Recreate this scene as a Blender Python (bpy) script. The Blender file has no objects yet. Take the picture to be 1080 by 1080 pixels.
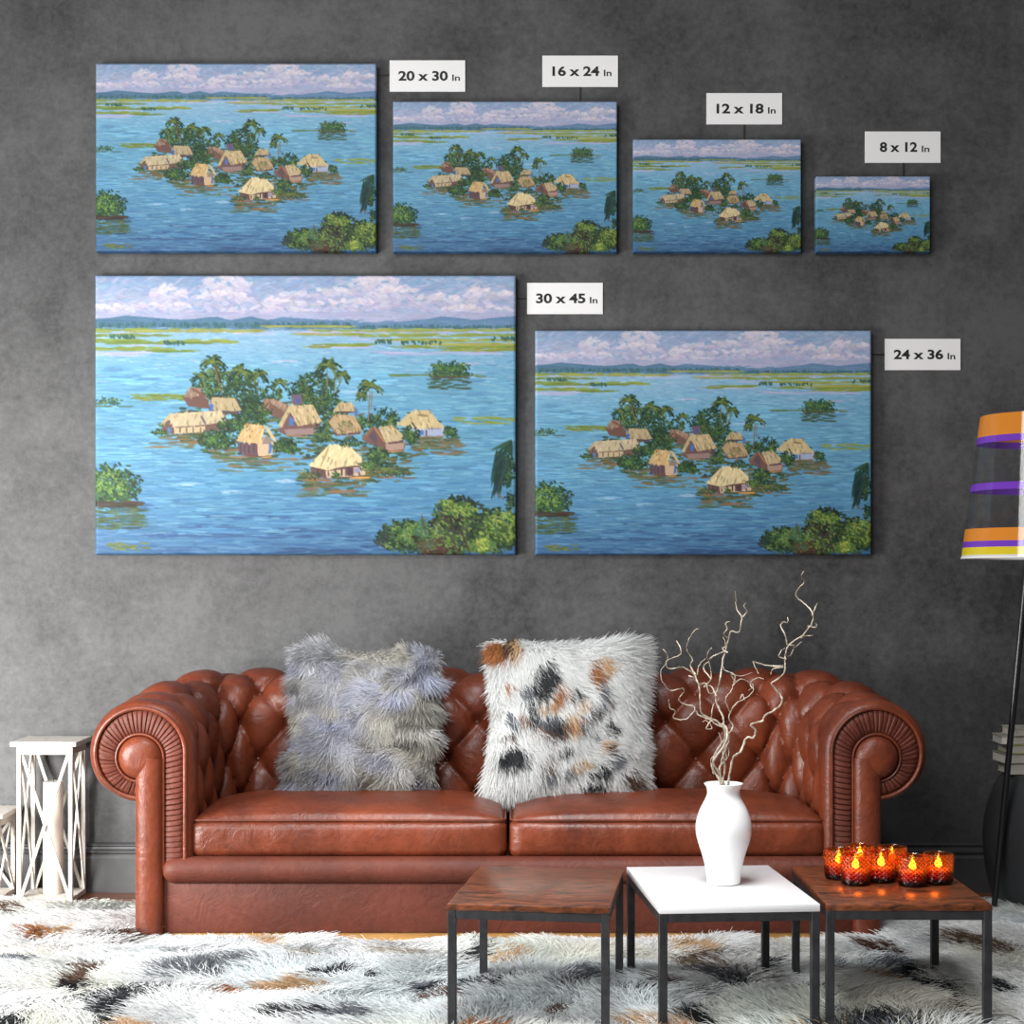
import bpy, bmesh, math, random
import numpy as np
from mathutils import Vector, Matrix
PI = math.pi
SC = bpy.context.scene
COL = SC.collection
R3 = random.Random(11)
NR = np.random.RandomState(5)

# ------------------------------------------------------------------ object helpers
class MB:
    """collects vertices and faces for ONE mesh object"""
    def __init__(s): s.v, s.f = [], []
    def add(s, vs, fs):
        n = len(s.v); s.v += [tuple(v) for v in vs]; s.f += [tuple(i+n for i in f) for f in fs]
    def grid(s, P, cu=False, cv=False, flip=False):
        nu, nv = len(P), len(P[0]); fs = []
        for i in range(nu if cu else nu-1):
            for j in range(nv if cv else nv-1):
                a, b, c, d = i*nv+j, ((i+1) % nu)*nv+j, ((i+1) % nu)*nv+(j+1) % nv, i*nv+(j+1) % nv
                fs.append((a, d, c, b) if flip else (a, b, c, d))
        s.add([p for r in P for p in r], fs)
    def box(s, x0, x1, y0, y1, z0, z1, bev=0.0, seg=2):
        bm = bmesh.new(); bmesh.ops.create_cube(bm, size=1)
        for v in bm.verts: v.co = ((x0+x1)/2+v.co.x*(x1-x0), (y0+y1)/2+v.co.y*(y1-y0), (z0+z1)/2+v.co.z*(z1-z0))
        if bev: bmesh.ops.bevel(bm, geom=bm.edges[:], offset=bev, segments=seg, affect='EDGES', profile=.5)
        s.bm(bm)
    def bm(s, bm):
        bm.verts.index_update(); s.add([v.co[:] for v in bm.verts], [[v.index for v in f.verts] for f in bm.faces]); bm.free()
    def bar(s, a, b, w, h=None, up=(0, 0, 1), bev=.0008):
        """square bar from a to b"""
        h = h or w; a, b = Vector(a), Vector(b); d = b-a; L = d.length; d.normalize()
        x = d.cross(Vector(up))
        if x.length < 1e-5: x = Vector((1, 0, 0))
        x.normalize(); y = x.cross(d)
        bm = bmesh.new(); bmesh.ops.create_cube(bm, size=1)
        for v in bm.verts: v.co = Vector((v.co.x*w, v.co.y*h, v.co.z*L))
        if bev: bmesh.ops.bevel(bm, geom=bm.edges[:], offset=bev, segments=1, affect='EDGES')
        M = Matrix((x, y, d)).transposed()
        for v in bm.verts: v.co = M @ v.co+(a+b)/2
        s.bm(bm)
    def tube(s, pts, rad, n=8, cap=True, closed=False):
        pts = [Vector(p) for p in pts]; N = len(pts)
        if not hasattr(rad, '__len__'): rad = [rad]*N
        rings, nrm = [], None
        for i in range(N):
            if closed: t = pts[(i+1) % N]-pts[i-1]
            else: t = pts[min(i+1, N-1)]-pts[max(i-1, 0)]
            if t.length < 1e-9: t = Vector((0, 0, 1))
            t.normalize()
            if nrm is None: nrm = t.orthogonal().normalized()
            nrm = nrm-t*nrm.dot(t)
            if nrm.length < 1e-6: nrm = t.orthogonal()
            nrm.normalize(); bn = t.cross(nrm)
            rings.append([pts[i]+(nrm*math.cos(2*PI*k/n)+bn*math.sin(2*PI*k/n))*rad[i] for k in range(n)])
        b = len(s.v); s.grid(rings, cu=closed, cv=True, flip=True)
        if cap and not closed:
            s.f.append(tuple(b+k for k in range(n))); s.f.append(tuple(b+(N-1)*n+n-1-k for k in range(n)))
    def lathe(s, prof, n=48, c=(0, 0, 0)):
        P = []
        for k in range(n):
            a = 2*PI*k/n
            P.append([(c[0]+r*math.cos(a), c[1]+r*math.sin(a), c[2]+z) for r, z in prof])
        s.grid(P, cu=True)
    def build(s, name, mat, parent=None, smooth=True, angle=40):
        me = bpy.data.meshes.new(name); me.from_pydata(s.v, [], s.f); me.update()
        bm = bmesh.new(); bm.from_mesh(me); bmesh.ops.remove_doubles(bm, verts=bm.verts[:], dist=1e-6)
        bmesh.ops.recalc_face_normals(bm, faces=bm.faces[:]); bm.to_mesh(me); bm.free()
        if smooth: me.shade_smooth(); me.set_sharp_from_angle(angle=math.radians(angle))
        me.materials.append(mat)
        o = bpy.data.objects.new(name, me); COL.objects.link(o); o.parent = parent
        return o

def tag(o, label=None, cat=None, group=None, kind=None):
    for k, v in (('label', label), ('category', cat), ('group', group), ('kind', kind)):
        if v: o[k] = v
    return o
def empty(name, loc, label, cat, group=None, rz=0):
    o = bpy.data.objects.new(name, None); COL.objects.link(o); o.location = loc; o.rotation_euler = (0, 0, rz); o.empty_display_size = .1
    return tag(o, label, cat, group)
def copy_tree(o, parent=None):
    c = o.copy(); COL.objects.link(c); c.parent = parent
    for ch in list(o.children): copy_tree(ch, c)
    return c

# ------------------------------------------------------------------ material helpers
def new_mat(name):
    m = bpy.data.materials.new(name); m.use_nodes = True; nt = m.node_tree; nt.nodes.clear()
    return m, nt, nt.nodes.new('ShaderNodeOutputMaterial')
def nd(nt, t, **kw):
    n = nt.nodes.new('ShaderNode'+t)
    for k, v in kw.items():
        if k[0] == '_': setattr(n, k[1:], v)
        else: n.inputs[k.replace('__', ' ')].default_value = v
    return n
def pbr(name, col, rough=.5, metal=0, spec=.5, var=0, vscale=8, col2=None, bump=0, bscale=60, stretch=(1, 1, 1), coat=0, detail=6, contrast=(.35, .65)):
    m, nt, out = new_mat(name); L = nt.links.new
    b = nd(nt, 'BsdfPrincipled', Roughness=rough, Metallic=metal); b.inputs['Specular IOR Level'].default_value = spec
    b.inputs['Coat Weight'].default_value = coat; b.inputs['Coat Roughness'].default_value = .25
    tc = nd(nt, 'TexCoord'); mp = nd(nt, 'Mapping', Scale=stretch); L(tc.outputs['Object'], mp.inputs['Vector'])
    if col2:
        n = nd(nt, 'TexNoise', Scale=vscale, Detail=detail, Roughness=.6); L(mp.outputs[0], n.inputs['Vector'])
        r = nd(nt, 'ValToRGB'); r.color_ramp.elements[0].position, r.color_ramp.elements[1].position = contrast
        r.color_ramp.elements[0].color = (*col, 1); r.color_ramp.elements[1].color = (*col2, 1)
        L(n.outputs['Fac'], r.inputs['Fac']); L(r.outputs[0], b.inputs['Base Color'])
    else: b.inputs['Base Color'].default_value = (*col, 1)
    if bump:
        n2 = nd(nt, 'TexNoise', Scale=bscale, Detail=4); L(mp.outputs[0], n2.inputs['Vector'])
        bp = nd(nt, 'Bump', Strength=bump, Distance=.002); L(n2.outputs['Fac'], bp.inputs['Height']); L(bp.outputs[0], b.inputs['Normal'])
    L(b.outputs[0], out.inputs[0])
    return m

# ------------------------------------------------------------------ the oil painting, brush stroke by brush stroke
PW, PH, SS = 450, 300, 2
def paint_scene():
    rng = np.random.RandomState(7)
    W, Hh = PW*SS, PH*SS
    img = np.zeros((Hh, W, 3), np.float32)
    kx, ky = W/1016.0, Hh/678.0
    def T(x, y): return (x-24)*kx, (y-22)*ky
    def col(c, j=0):
        c = np.array(c, np.float32)
        if j: c = c + rng.uniform(-j, j) + rng.uniform(-j*.5, j*.5, 3)
        return c
    def box(xa, ya, xb, yb):
        xa, ya, xb, yb = int(max(0, xa)), int(max(0, ya)), int(min(W, xb+2)), int(min(Hh, yb+2))
        if xa >= xb or ya >= yb: return None
        return xa, ya, xb, yb
    def blend(b, m, c, a):
        xa, ya, xb, yb = b
        m = (np.clip(m, 0, 1)*a)[..., None]
        img[ya:yb, xa:xb] = img[ya:yb, xa:xb]*(1-m) + c*m
    def dab(x, y, l, w, ang, c, a=1.0, j=8):
        """one brush stroke: an elongated dab with a ragged bristle edge"""
        X, Y = T(x, y); l, w = l*kx, w*ky
        r = max(l, w)+1
        b = box(X-r, Y-r, X+r, Y+r)
        if b is None: return
        xs = np.arange(b[0], b[2])+.5-X; ys = np.arange(b[1], b[3])+.5-Y
        ca, sa = math.cos(ang), math.sin(ang)
        U = (xs[None, :]*ca+ys[:, None]*sa)/max(l, .6); V = (-xs[None, :]*sa+ys[:, None]*ca)/max(w, .6)
        m = (1.15-(np.abs(U)**2.6+np.abs(V)**2.2))*2.2
        blend(b, m, col(c, j)*(1+.05*np.sin(V*5+rng.uniform(0, 6)))[..., None], a)
    def poly(pts, c, a=1.0):
        P = [T(*p) for p in pts]
        b = box(min(p[0] for p in P)-1, min(p[1] for p in P)-1, max(p[0] for p in P)+1, max(p[1] for p in P)+1)
        if b is None: return None
        X, Y = np.meshgrid(np.arange(b[0], b[2])+.5, np.arange(b[1], b[3])+.5)
        ins = np.zeros(X.shape, bool); n = len(P)
        for i in range(n):
            (xa, ya), (xb, yb) = P[i], P[(i+1) % n]
            if ya == yb: continue
            ins ^= ((ya > Y) != (yb > Y)) & (X < (xb-xa)*(Y-ya)/(yb-ya)+xa)
        blend(b, ins.astype(np.float32), np.array(c, np.float32), a)
    def line(x0, y0, x1, y1, w, c, a=1.0, j=6):
        l = math.hypot(x1-x0, y1-y0)
        dab((x0+x1)/2, (y0+y1)/2, l/2, w, math.atan2((y1-y0)*ky, (x1-x0)*kx), c, a, j)
    def roof(pts, c, n=26, sl=(0, 1), j=22, w=1.6):
        """thatch: the polygon, then straw strokes down its slope"""
        poly(pts, c)
        xs = [p[0] for p in pts]; ys = [p[1] for p in pts]
        k = 0
        for _ in range(n*6):
            x, y = rng.uniform(min(xs), max(xs)), rng.uniform(min(ys), max(ys))
            ins = False
            for i in range(len(pts)):
                (xa, ya), (xb, yb) = pts[i], pts[(i+1) % len(pts)]
                if ya != yb and ((ya > y) != (yb > y)) and x < (xb-xa)*(y-ya)/(yb-ya)+xa: ins = not ins
            if not ins: continue
            d = rng.rand()
            cc = np.array(c)*(.68 if d < .2 else 1.0) + (22 if d > .7 else 0)
            dab(x, y, rng.uniform(4, 9), w, math.atan2(sl[1], sl[0])+rng.uniform(-.25, .25), cc, .75, j*.5)
            k += 1
            if k >= n: break
    def bush(x, y, rx, ry, n, dark, mid, light, s=5):
        """foliage mass: dark dabs first, lighter ones towards the upper left"""
        lumps = [(x+rx*.75*rng.uniform(-1, 1), y+ry*.7*rng.uniform(-1, .9)) for _ in range(max(3, n//16))]
        for _ in range(int(n*1.25)):
            a = rng.uniform(0, 6.28); r = min(1.25, math.sqrt(rng.rand())*rng.choice((.85, .95, 1.05, 1.18)))
            dab(x+rx*r*math.cos(a), y+ry*r*math.sin(a)*(.75 if math.sin(a) > 0 else 1), rng.uniform(.4, 1.1)*s, rng.uniform(.3, .6)*s*.7, rng.uniform(0, 3.14), dark, .9, 16)
        for ph, (c, f, k, q) in enumerate(((mid, .85, .66, .5), (light, .42, .5, .3))):
            for _ in range(int(n*f)):
                lx, ly = lumps[rng.randint(len(lumps))]
                px, py = lx+rng.normal()*rx*q*.55, ly+rng.normal()*ry*q*.5-(ry*.14 if ph else 0)
                if ((px-x)/rx)**2+((py-y)/ry)**2 > 1.35: continue
                dab(px, py, rng.uniform(.5, 1.2)*s*k, rng.uniform(.3, .7)*s*.8*k, rng.uniform(-.6, 1.8), c, .9, 18)
    def palm(x, y, r, n=9, dark=(38, 74, 52), light=(108, 128, 50)):
        r = r*1.15
        for i in range(n*3):
            a = -math.pi/2+rng.uniform(-2.6, 2.6)
            l = r*rng.uniform(.55, 1.05)
            c = dark if i < n*2 else light
            px, py = x, y
            for k in range(4):
                qx, qy = px+math.cos(a)*l/4, py+math.sin(a)*l/4*.9+r*.03*k*k
                line(px, py, qx, qy, r*(.13 if i < n*2 else .07)*(1-.18*k)+.6, c, .95, 18)
                px, py = qx, qy
    for y in range(Hh):
        t = y/ky+22
        img[y] = np.interp(t, (22, 145, 150, 200, 260, 340, 430, 520, 600, 660, 705), (136, 178, 142, 130, 106, 98, 90, 80, 72, 66, 54)), np.interp(t, (22, 145, 150, 200, 260, 340, 430, 520, 600, 660, 705), (168, 178, 190, 184, 176, 168, 160, 150, 138, 126, 106)), np.interp(t, (22, 145, 150, 200, 260, 340, 430, 520, 600, 660, 705), (206, 212, 220, 216, 210, 202, 195, 188, 178, 168, 150))
    # sky
    for y in range(22, 160, 4):
        t = (y-22)/125
        base = np.array((138, 168, 206))*(1-t)+np.array((174, 177, 211))*t
        for _ in range(56):
            x = rng.uniform(10, 1050)
            c = base+(np.array((24, 12, 6)) if rng.rand() < .3 else 0)+(np.array((-14, 4, 4)) if rng.rand() < .25 else 0)
            dab(x, y+rng.uniform(-4, 4), rng.uniform(10, 34), rng.uniform(2.5, 6), rng.uniform(-.7, .5), c, .8, 8)
    def cloud(x, y, rx, ry, n):
        for i in range(n):
            a = rng.uniform(0, 6.28); r = math.sqrt(rng.rand())
            px, py = x+rx*r*math.cos(a), y+ry*r*math.sin(a)
            h = (py-(y-ry))/(2*ry)
            c = np.array((228, 217, 224))*(1-h)**1.2+np.array((176, 177, 212))*(1-(1-h)**1.2)
            dab(px, py, rng.uniform(5, 14), rng.uniform(3, 6), rng.uniform(-.8, .8), c, .62, 12)
    for x, y, rx, ry, n in ((70, 106, 60, 12, 26), (200, 76, 44, 30, 90), (185, 100, 80, 12, 40), (340, 52, 60, 30, 110), (330, 84, 80, 22, 60),
                            (470, 92, 60, 14, 50), (440, 110, 120, 12, 50), (600, 70, 60, 16, 44), (700, 52, 62, 30, 110), (745, 75, 70, 28, 80),
                            (640, 98, 120, 16, 60), (850, 88, 60, 20, 60), (950, 80, 34, 28, 70), (1010, 72, 30, 9, 26), (935, 108, 90, 12, 44), (505, 72, 40, 9, 20)):
        cloud(x, y, rx, ry, n)
    for _ in range(170):
        dab(rng.uniform(20, 1050), rng.uniform(112, 130), rng.uniform(12, 36), 3, rng.uniform(-.1, .1), (172, 177, 211), .6, 8)
    # hills and far shore
    pts = [(20, 128), (60, 126), (100, 120), (150, 124), (200, 128), (240, 131), (300, 124), (320, 123), (350, 132), (400, 122), (440, 131), (480, 124),
           (540, 128), (600, 133), (700, 139), (760, 135), (830, 128), (860, 122), (900, 126), (940, 131), (1000, 124), (1045, 121)]
    poly(pts+[(1045, 156), (20, 156)], (98, 142, 182))
    poly([(20, 128), (60, 126), (100, 120), (150, 124), (200, 128), (240, 131), (300, 124), (320, 123), (350, 132), (400, 122), (440, 131), (520, 134), (640, 143), (640, 152), (20, 152)], (86, 134, 166))
    for _ in range(330):
        x = rng.uniform(20, 1045); f = x/1045
        dab(x, rng.uniform(130, 147)+f*4, rng.uniform(6, 18), 2, rng.uniform(-.25, .25), np.array((76, 126, 156))*(1-f)+np.array((112, 152, 190))*f, .7, 10)
    for _ in range(420):
        x = rng.uniform(20, 1045); y = 145+6*(x > 640)+rng.uniform(-5, 3)
        dab(x, y, rng.uniform(3, 7), rng.uniform(2, 4.5), 1.4, (66, 118, 130), .7, 14)
    # water base
    def wcol(y):
        ks = ((150, (142, 190, 220)), (200, (130, 184, 216)), (260, (106, 176, 210)), (340, (98, 168, 202)), (430, (90, 160, 195)), (520, (80, 150, 188)), (600, (72, 138, 178)), (660, (66, 126, 168)), (705, (54, 106, 150)))
        for (ya, ca), (yb, cb) in zip(ks, ks[1:]):
            if y <= yb:
                t = max(0, (y-ya)/(yb-ya)); return np.array(ca)*(1-t)+np.array(cb)*t
        return np.array(ks[-1][1], float)
    for y in np.arange(152, 706, 2.2):
        b = wcol(y); f = .5+.8*(y-150)/550
        for _ in range(34):
            x = rng.uniform(10, 1050); d = rng.rand(); c = b.copy()
            if d < .14: c = c+np.array((26, 22, 16))
            elif d < .32: c = c+np.array((-20, -18, -10))
            elif d < .38 and y < 300: c = c+np.array((44, 6, 2))
            elif y > 280 and x < 260 and d < .7: c = c+np.array((-4, -10, -10))
            dab(x, y+rng.uniform(-2, 2), rng.uniform(9, 34)*f, rng.uniform(1.4, 2.8)*f, rng.uniform(-.06, .06), c, .8, 6)
    for x, y, l, w, c in ((90, 212, 110, 6, (184, 184, 220)), (120, 190, 80, 4, (176, 182, 220)), (560, 160, 60, 3, (190, 186, 222)), (620, 196, 90, 5, (178, 182, 220)),
                          (700, 180, 70, 4, (176, 184, 222)), (760, 212, 70, 4, (186, 184, 222)), (880, 214, 140, 5, (176, 182, 220)), (930, 238, 40, 2.4, (188, 180, 216)), (420, 166, 70, 3, (166, 190, 226)), (480, 232, 40, 3, (186, 192, 226)),
                          (700, 312, 40, 3, (184, 198, 220)), (560, 330, 30, 2.6, (176, 196, 220)), (640, 306, 50, 3, (150, 192, 222)), (360, 548, 36, 5, (150, 186, 214)), (480, 520, 30, 4, (170, 192, 216)), (250, 528, 40, 5, (140, 182, 212))):
        for _ in range(7):
            dab(x+rng.uniform(-l, l)*.6, y+rng.uniform(-w, w), l*rng.uniform(.25, .6), w*.4, rng.uniform(-.05, .05), c, .75, 8)
    for x, y, l, w in ((330, 606, 90, 6), (450, 604, 70, 6), (280, 652, 130, 6), (160, 655, 40, 7), (400, 655, 130, 8), (560, 640, 110, 7), (300, 630, 80, 4), (600, 662, 110, 10), (560, 688, 120, 8),
                       (680, 676, 70, 12), (150, 585, 40, 7), (230, 560, 70, 8), (420, 560, 100, 6), (760, 520, 60, 4), (860, 490, 70, 4), (60, 440, 50, 5), (90, 300, 70, 6), (150, 420, 50, 5), (660, 590, 80, 5),
                       (900, 310, 80, 4), (960, 400, 60, 4), (960, 330, 60, 4), (880, 560, 80, 4), (120, 270, 90, 5), (60, 250, 50, 5), (930, 280, 90, 4)):
        c = wcol(y)*np.array((.72, .74, .84)) if y > 560 else wcol(y)*np.array((.86, .88, .93))
        for _ in range(9):
            dab(x+rng.uniform(-l, l)*.7, y+rng.uniform(-w, w), l*rng.uniform(.12, .42), rng.uniform(1.5, 3.2), rng.uniform(-.07, .07), c, .75, 8)
    for _ in range(240):
        x, y = rng.uniform(30, 1040), rng.uniform(240, 660)
        dab(x, y, rng.uniform(10, 36), rng.uniform(1.2, 2.2), rng.uniform(-.06, .06), wcol(y)+np.array((34, 28, 18)), .7, 8)
    for _ in range(520):
        x, y = rng.uniform(24, 1044), 250+430*rng.rand()
        m = math.sin(x*.011+y*.045)+math.sin(x*.023-y*.06+2)
        c = wcol(y)*(1.0+.085*m)
        dab(x, y, rng.uniform(14, 50), rng.uniform(1.4, 3.2), rng.uniform(-.07, .07), c+(np.array((10, 10, 4)) if rng.rand() < .3 else 0), .7, 8)
    # marsh bands
    for x0, x1, y, w, c in ((20, 330, 156, 5, (146, 164, 66)), (20, 190, 168, 4, (128, 152, 70)), (110, 420, 158, 3, (166, 172, 84)), (180, 340, 182, 4, (150, 168, 64)), (20, 150, 182, 5, (140, 158, 60)), (40, 300, 186, 3, (120, 148, 62)),
                            (20, 230, 201, 5, (142, 158, 54)), (170, 260, 207, 3, (118, 142, 48)), (440, 640, 147, 2, (164, 172, 86)), (500, 660, 166, 2.4, (160, 168, 100)), (560, 760, 157, 3, (150, 166, 80)), (700, 1045, 156, 4, (160, 172, 80)), (640, 1045, 168, 4, (146, 164, 60)),
                            (560, 690, 192, 3.4, (140, 160, 56)), (720, 1045, 180, 4, (162, 172, 70)), (740, 1045, 196, 4.5, (138, 158, 52)), (860, 1045, 203, 4, (150, 160, 56)), (330, 360, 185, 2, (150, 166, 70)), (540, 600, 196, 2, (140, 150, 70)), (820, 1045, 190, 3, (176, 178, 80))):
        for _ in range(int((x1-x0)/7)+5):
            dab(rng.uniform(x0, x1), y+rng.uniform(-w, w)*.8, rng.uniform(10, 30), rng.uniform(1.3, 2.3), rng.uniform(-.05, .05), c, .85, 12)
    for x0, x1, y in ((60, 120, 172), (190, 240, 187), (760, 860, 187), (980, 1045, 177), (700, 740, 184)):
        for _ in range(26): dab(rng.uniform(x0, x1), y+rng.uniform(-4, 3), 4, 2.5, 1.3, (62, 112, 96), .85, 12)
    # islets
    for _ in range(90): dab(rng.uniform(120, 260), 318+rng.uniform(-7, 8), rng.uniform(6, 16), 2, rng.uniform(-.1, .1), (126, 146, 62), .8, 16)
    for _ in range(26): dab(rng.uniform(745, 972), 266+rng.uniform(-3, 3), rng.uniform(10, 22), 2, 0, (112, 136, 72), .85, 12)
    bush(880, 250, 44, 18, 130, (44, 88, 66), (72, 118, 62), (116, 146, 64), 6)
    bush(880, 262, 56, 8, 60, (48, 84, 66), (74, 110, 60), (96, 126, 60), 5)
    for _ in range(46): dab(880+rng.uniform(-44, 46), 282+rng.uniform(-10, 16), rng.uniform(6, 16), 2.2, 0, (66, 98, 74), .7, 14)
    dab(880, 270, 50, 2.5, 0, (96, 82, 62), .8)
    bush(50, 330, 40, 10, 50, (50, 92, 74), (74, 116, 72), (110, 136, 70), 5)
    for _ in range(14): dab(60+rng.uniform(-36, 60), 340, 14, 1.6, 0, (86, 110, 74), .7, 10)
    for _ in range(26): dab(rng.uniform(890, 1040), 374+rng.uniform(-8, 10), rng.uniform(10, 26), 1.8, .08, (146, 162, 66), .8, 14)
    # ground of the village island and its reflections
    gr = [(160, 405), (230, 340), (340, 345), (450, 330), (560, 330), (700, 370), (800, 350), (890, 395), (905, 420), (880, 445), (800, 450), (780, 500), (690, 530), (600, 550), (520, 530), (515, 500), (540, 455), (400, 470), (280, 450), (210, 420)]
    for _ in range(1300):
        x, y = rng.uniform(160, 905), rng.uniform(330, 550); ins = False
        for i in range(len(gr)):
            (xa, ya), (xb, yb) = gr[i], gr[(i+1) % len(gr)]
            if ya != yb and ((ya > y) != (yb > y)) and x < (xb-xa)*(y-ya)/(yb-ya)+xa: ins = not ins
        if ins: dab(x, y, rng.uniform(5, 16), rng.uniform(2, 4), rng.uniform(-.2, .2), ((62, 92, 60), (88, 108, 58), (50, 74, 62), (112, 104, 72))[rng.randint(4)], .85, 14)
    for x, y, l, n in ((430, 480, 90, 44), (380, 458, 80, 30), (600, 540, 80, 50), (720, 505, 70, 44), (220, 425, 60, 24), (850, 440, 60, 34), (560, 515, 40, 20), (680, 460, 40, 20)):
        for _ in range(n):
            dab(x+rng.uniform(-l, l), y+rng.uniform(-16, 18), rng.uniform(8, 26), rng.uniform(1.5, 2.6), rng.uniform(-.06, .06), ((96, 108, 58), (128, 102, 70), (72, 98, 74), (88, 112, 92), (150, 110, 66))[rng.randint(5)], .75, 14)
    for _ in range(40): dab(855+rng.uniform(-45, 50), 432+rng.uniform(-14, 10), rng.uniform(6, 18), 2, 0, (122, 116, 86), .7, 12)
    # trees behind the huts
    D, M, L = (34, 70, 50), (56, 98, 50), (106, 136, 52)
    bush(318, 290, 46, 44, 170, D, (70, 108, 52), L, 7)
    bush(382, 320, 40, 60, 200, D, (46, 86, 52), (84, 116, 50), 7)
    bush(400, 370, 40, 50, 130, D, M, (84, 116, 48), 7)
    bush(450, 312, 26, 26, 60, D, M, L, 6)
    bush(520, 305, 30, 30, 90, D, (60, 100, 52), (96, 124, 50), 6)
    bush(560, 308, 48, 46, 190, D, (58, 98, 50), (100, 122, 48), 7)
    bush(590, 350, 40, 30, 100, D, M, L, 6)
    bush(720, 372, 36, 24, 90, D, M, (110, 134, 60), 6)
    bush(680, 385, 30, 22, 60, D, M, L, 6)
    for p, r in (((310, 234), 30), ((378, 254), 30), ((420, 262), 25), ((278, 268), 22), ((470, 282), 19), ((585, 240), 32), ((622, 262), 20), ((688, 290), 28), ((668, 312), 16)):
        palm(p[0], p[1], r)
    for a in ((312, 240, 332, 310, 1.8, (150, 98, 60)), (332, 310, 340, 380, 1.8, (140, 84, 58)), (340, 380, 350, 408, 1.6, (120, 70, 52)), (585, 250, 584, 318, 1.4, (120, 120, 84)), (606, 262, 600, 316, 1.3, (120, 116, 80)),
              (622, 270, 604, 310, 1.3, (110, 120, 80)), (688, 300, 684, 380, 1.6, (138, 112, 84)), (694, 300, 690, 350, 1.2, (128, 120, 84)), (470, 290, 468, 318, 1.2, (90, 100, 70)), (420, 270, 414, 320, 1.3, (92, 112, 72))):
        line(*a)
    # huts
    br, pl, tn, cr = (112, 82, 66), (96, 76, 92), (204, 178, 132), (222, 202, 158)
    poly([(236, 318), (256, 298), (300, 326), (300, 346), (250, 340)], (120, 84, 74)); roof([(238, 318), (254, 294), (284, 296), (274, 316)], (152, 126, 104), 14); line(256, 295, 300, 322, 3, (136, 90, 66))
    poly([(300, 340), (310, 320), (370, 322), (372, 360), (300, 352)], (92, 78, 84)); roof([(302, 330), (308, 318), (362, 320), (378, 350), (360, 352), (304, 348)], (186, 166, 124), 24); poly([(302, 334), (311, 336), (309, 352), (301, 352)], (62, 112, 182))
    # long hut
    poly([(186, 392), (204, 368), (340, 362), (344, 396), (300, 402), (214, 408), (190, 400)], (118, 90, 78)); poly([(216, 392), (290, 388), (290, 402), (216, 407)], (196, 176, 136))
    for x in (230, 246, 262, 280): line(x, 390, x, 405, 1.6, (118, 88, 78))
    poly([(200, 392), (208, 392), (208, 404), (200, 402)], (70, 122, 186))
    roof([(182, 386), (204, 358), (330, 350), (342, 376), (296, 384), (214, 390), (204, 372)], (196, 180, 142), 60, (-.3, 1)); line(184, 384, 206, 362, 2.4, (196, 164, 116)); line(280, 362, 292, 384, 3, (120, 108, 112)); line(206, 360, 330, 352, 2, (206, 192, 152))
    # back huts
    poly([(420, 352), (432, 322), (500, 344), (480, 372)], (124, 92, 78)); roof([(432, 322), (452, 322), (500, 340), (478, 350)], (164, 132, 110), 20); roof([(418, 350), (434, 324), (446, 334), (432, 354)], (172, 128, 96), 10)
    poly([(498, 312), (522, 310), (526, 334), (500, 336)], (112, 92, 112)); poly([(508, 322), (516, 320), (516, 332), (508, 334)], (64, 92, 160))
    # middle hut
    poly([(468, 402), (474, 372), (492, 344), (516, 360), (570, 378), (560, 404), (520, 412), (482, 408)], (122, 88, 84)); poly([(480, 396), (560, 392), (556, 408), (488, 410)], (156, 128, 124))
    roof([(466, 388), (492, 338), (550, 336), (572, 376), (514, 388), (496, 352), (474, 392)], (194, 172, 124), 60, (.35, 1)); poly([(494, 364), (505, 372), (503, 386), (492, 386)], (66, 116, 184)); line(482, 410, 540, 414, 1.6, (176, 124, 64))
    # stacked hut
    roof([(600, 352), (612, 332), (644, 332), (654, 352)], (194, 172, 126), 22); line(602, 354, 654, 354, 2, (98, 66, 68)); poly([(652, 342), (658, 348), (658, 364), (650, 362)], (82, 116, 172))
    poly([(588, 372), (600, 360), (650, 362), (668, 392), (664, 408), (604, 412)], (112, 84, 78)); roof([(588, 378), (604, 360), (650, 362), (668, 400), (610, 408), (598, 392)], (186, 158, 114), 46, (.3, 1)); bush(630, 392, 22, 16, 24, (96, 106, 62), (124, 128, 72), (150, 146, 86), 4)
    # right front hut
    poly([(668, 420), (690, 390), (716, 392), (774, 430), (768, 448), (722, 448)], (128, 86, 80)); poly([(724, 430), (772, 424), (768, 444), (728, 448)], (176, 146, 128)); line(724, 430, 772, 426, 2, (98, 70, 84))
    roof([(708, 392), (742, 384), (772, 414), (764, 422), (726, 428)], (194, 174, 130), 40, (.5, 1)); line(672, 420, 696, 388, 3, (150, 100, 70)); line(698, 390, 724, 428, 3, (176, 128, 84)); poly([(684, 412), (697, 398), (706, 420), (702, 436)], (98, 82, 92)); line(718, 450, 770, 448, 2, (190, 128, 60))
    # right hut
    poly([(784, 390), (866, 392), (866, 412), (790, 412)], (166, 176, 206)); poly([(806, 398), (818, 398), (818, 410), (806, 410)], (58, 128, 190)); line(824, 396, 824, 414, 2, (110, 72, 62)); line(786, 392, 866, 392, 2, (104, 82, 92))
    roof([(754, 384), (772, 364), (794, 350), (832, 350), (852, 376), (868, 392), (800, 394), (776, 390)], (206, 184, 132), 66, (.35, 1)); dab(815, 362, 14, 3, .1, (136, 116, 82), .7)
    line(798, 414, 870, 414, 1.6, (170, 130, 90))
    # left front hut
    poly([(368, 424), (370, 428), (418, 424), (418, 462), (372, 452)], (110, 84, 92)); poly([(416, 430), (440, 408), (456, 430), (452, 458), (418, 462)], (206, 176, 138))
    for x in (376, 386, 396, 408): line(x, 428, x, 456, 2, (86, 64, 78))
    poly([(444, 430), (452, 430), (451, 452), (443, 456)], (64, 116, 186)); poly([(430, 420), (440, 408), (452, 424), (448, 430), (428, 432)], (150, 128, 116))
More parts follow.
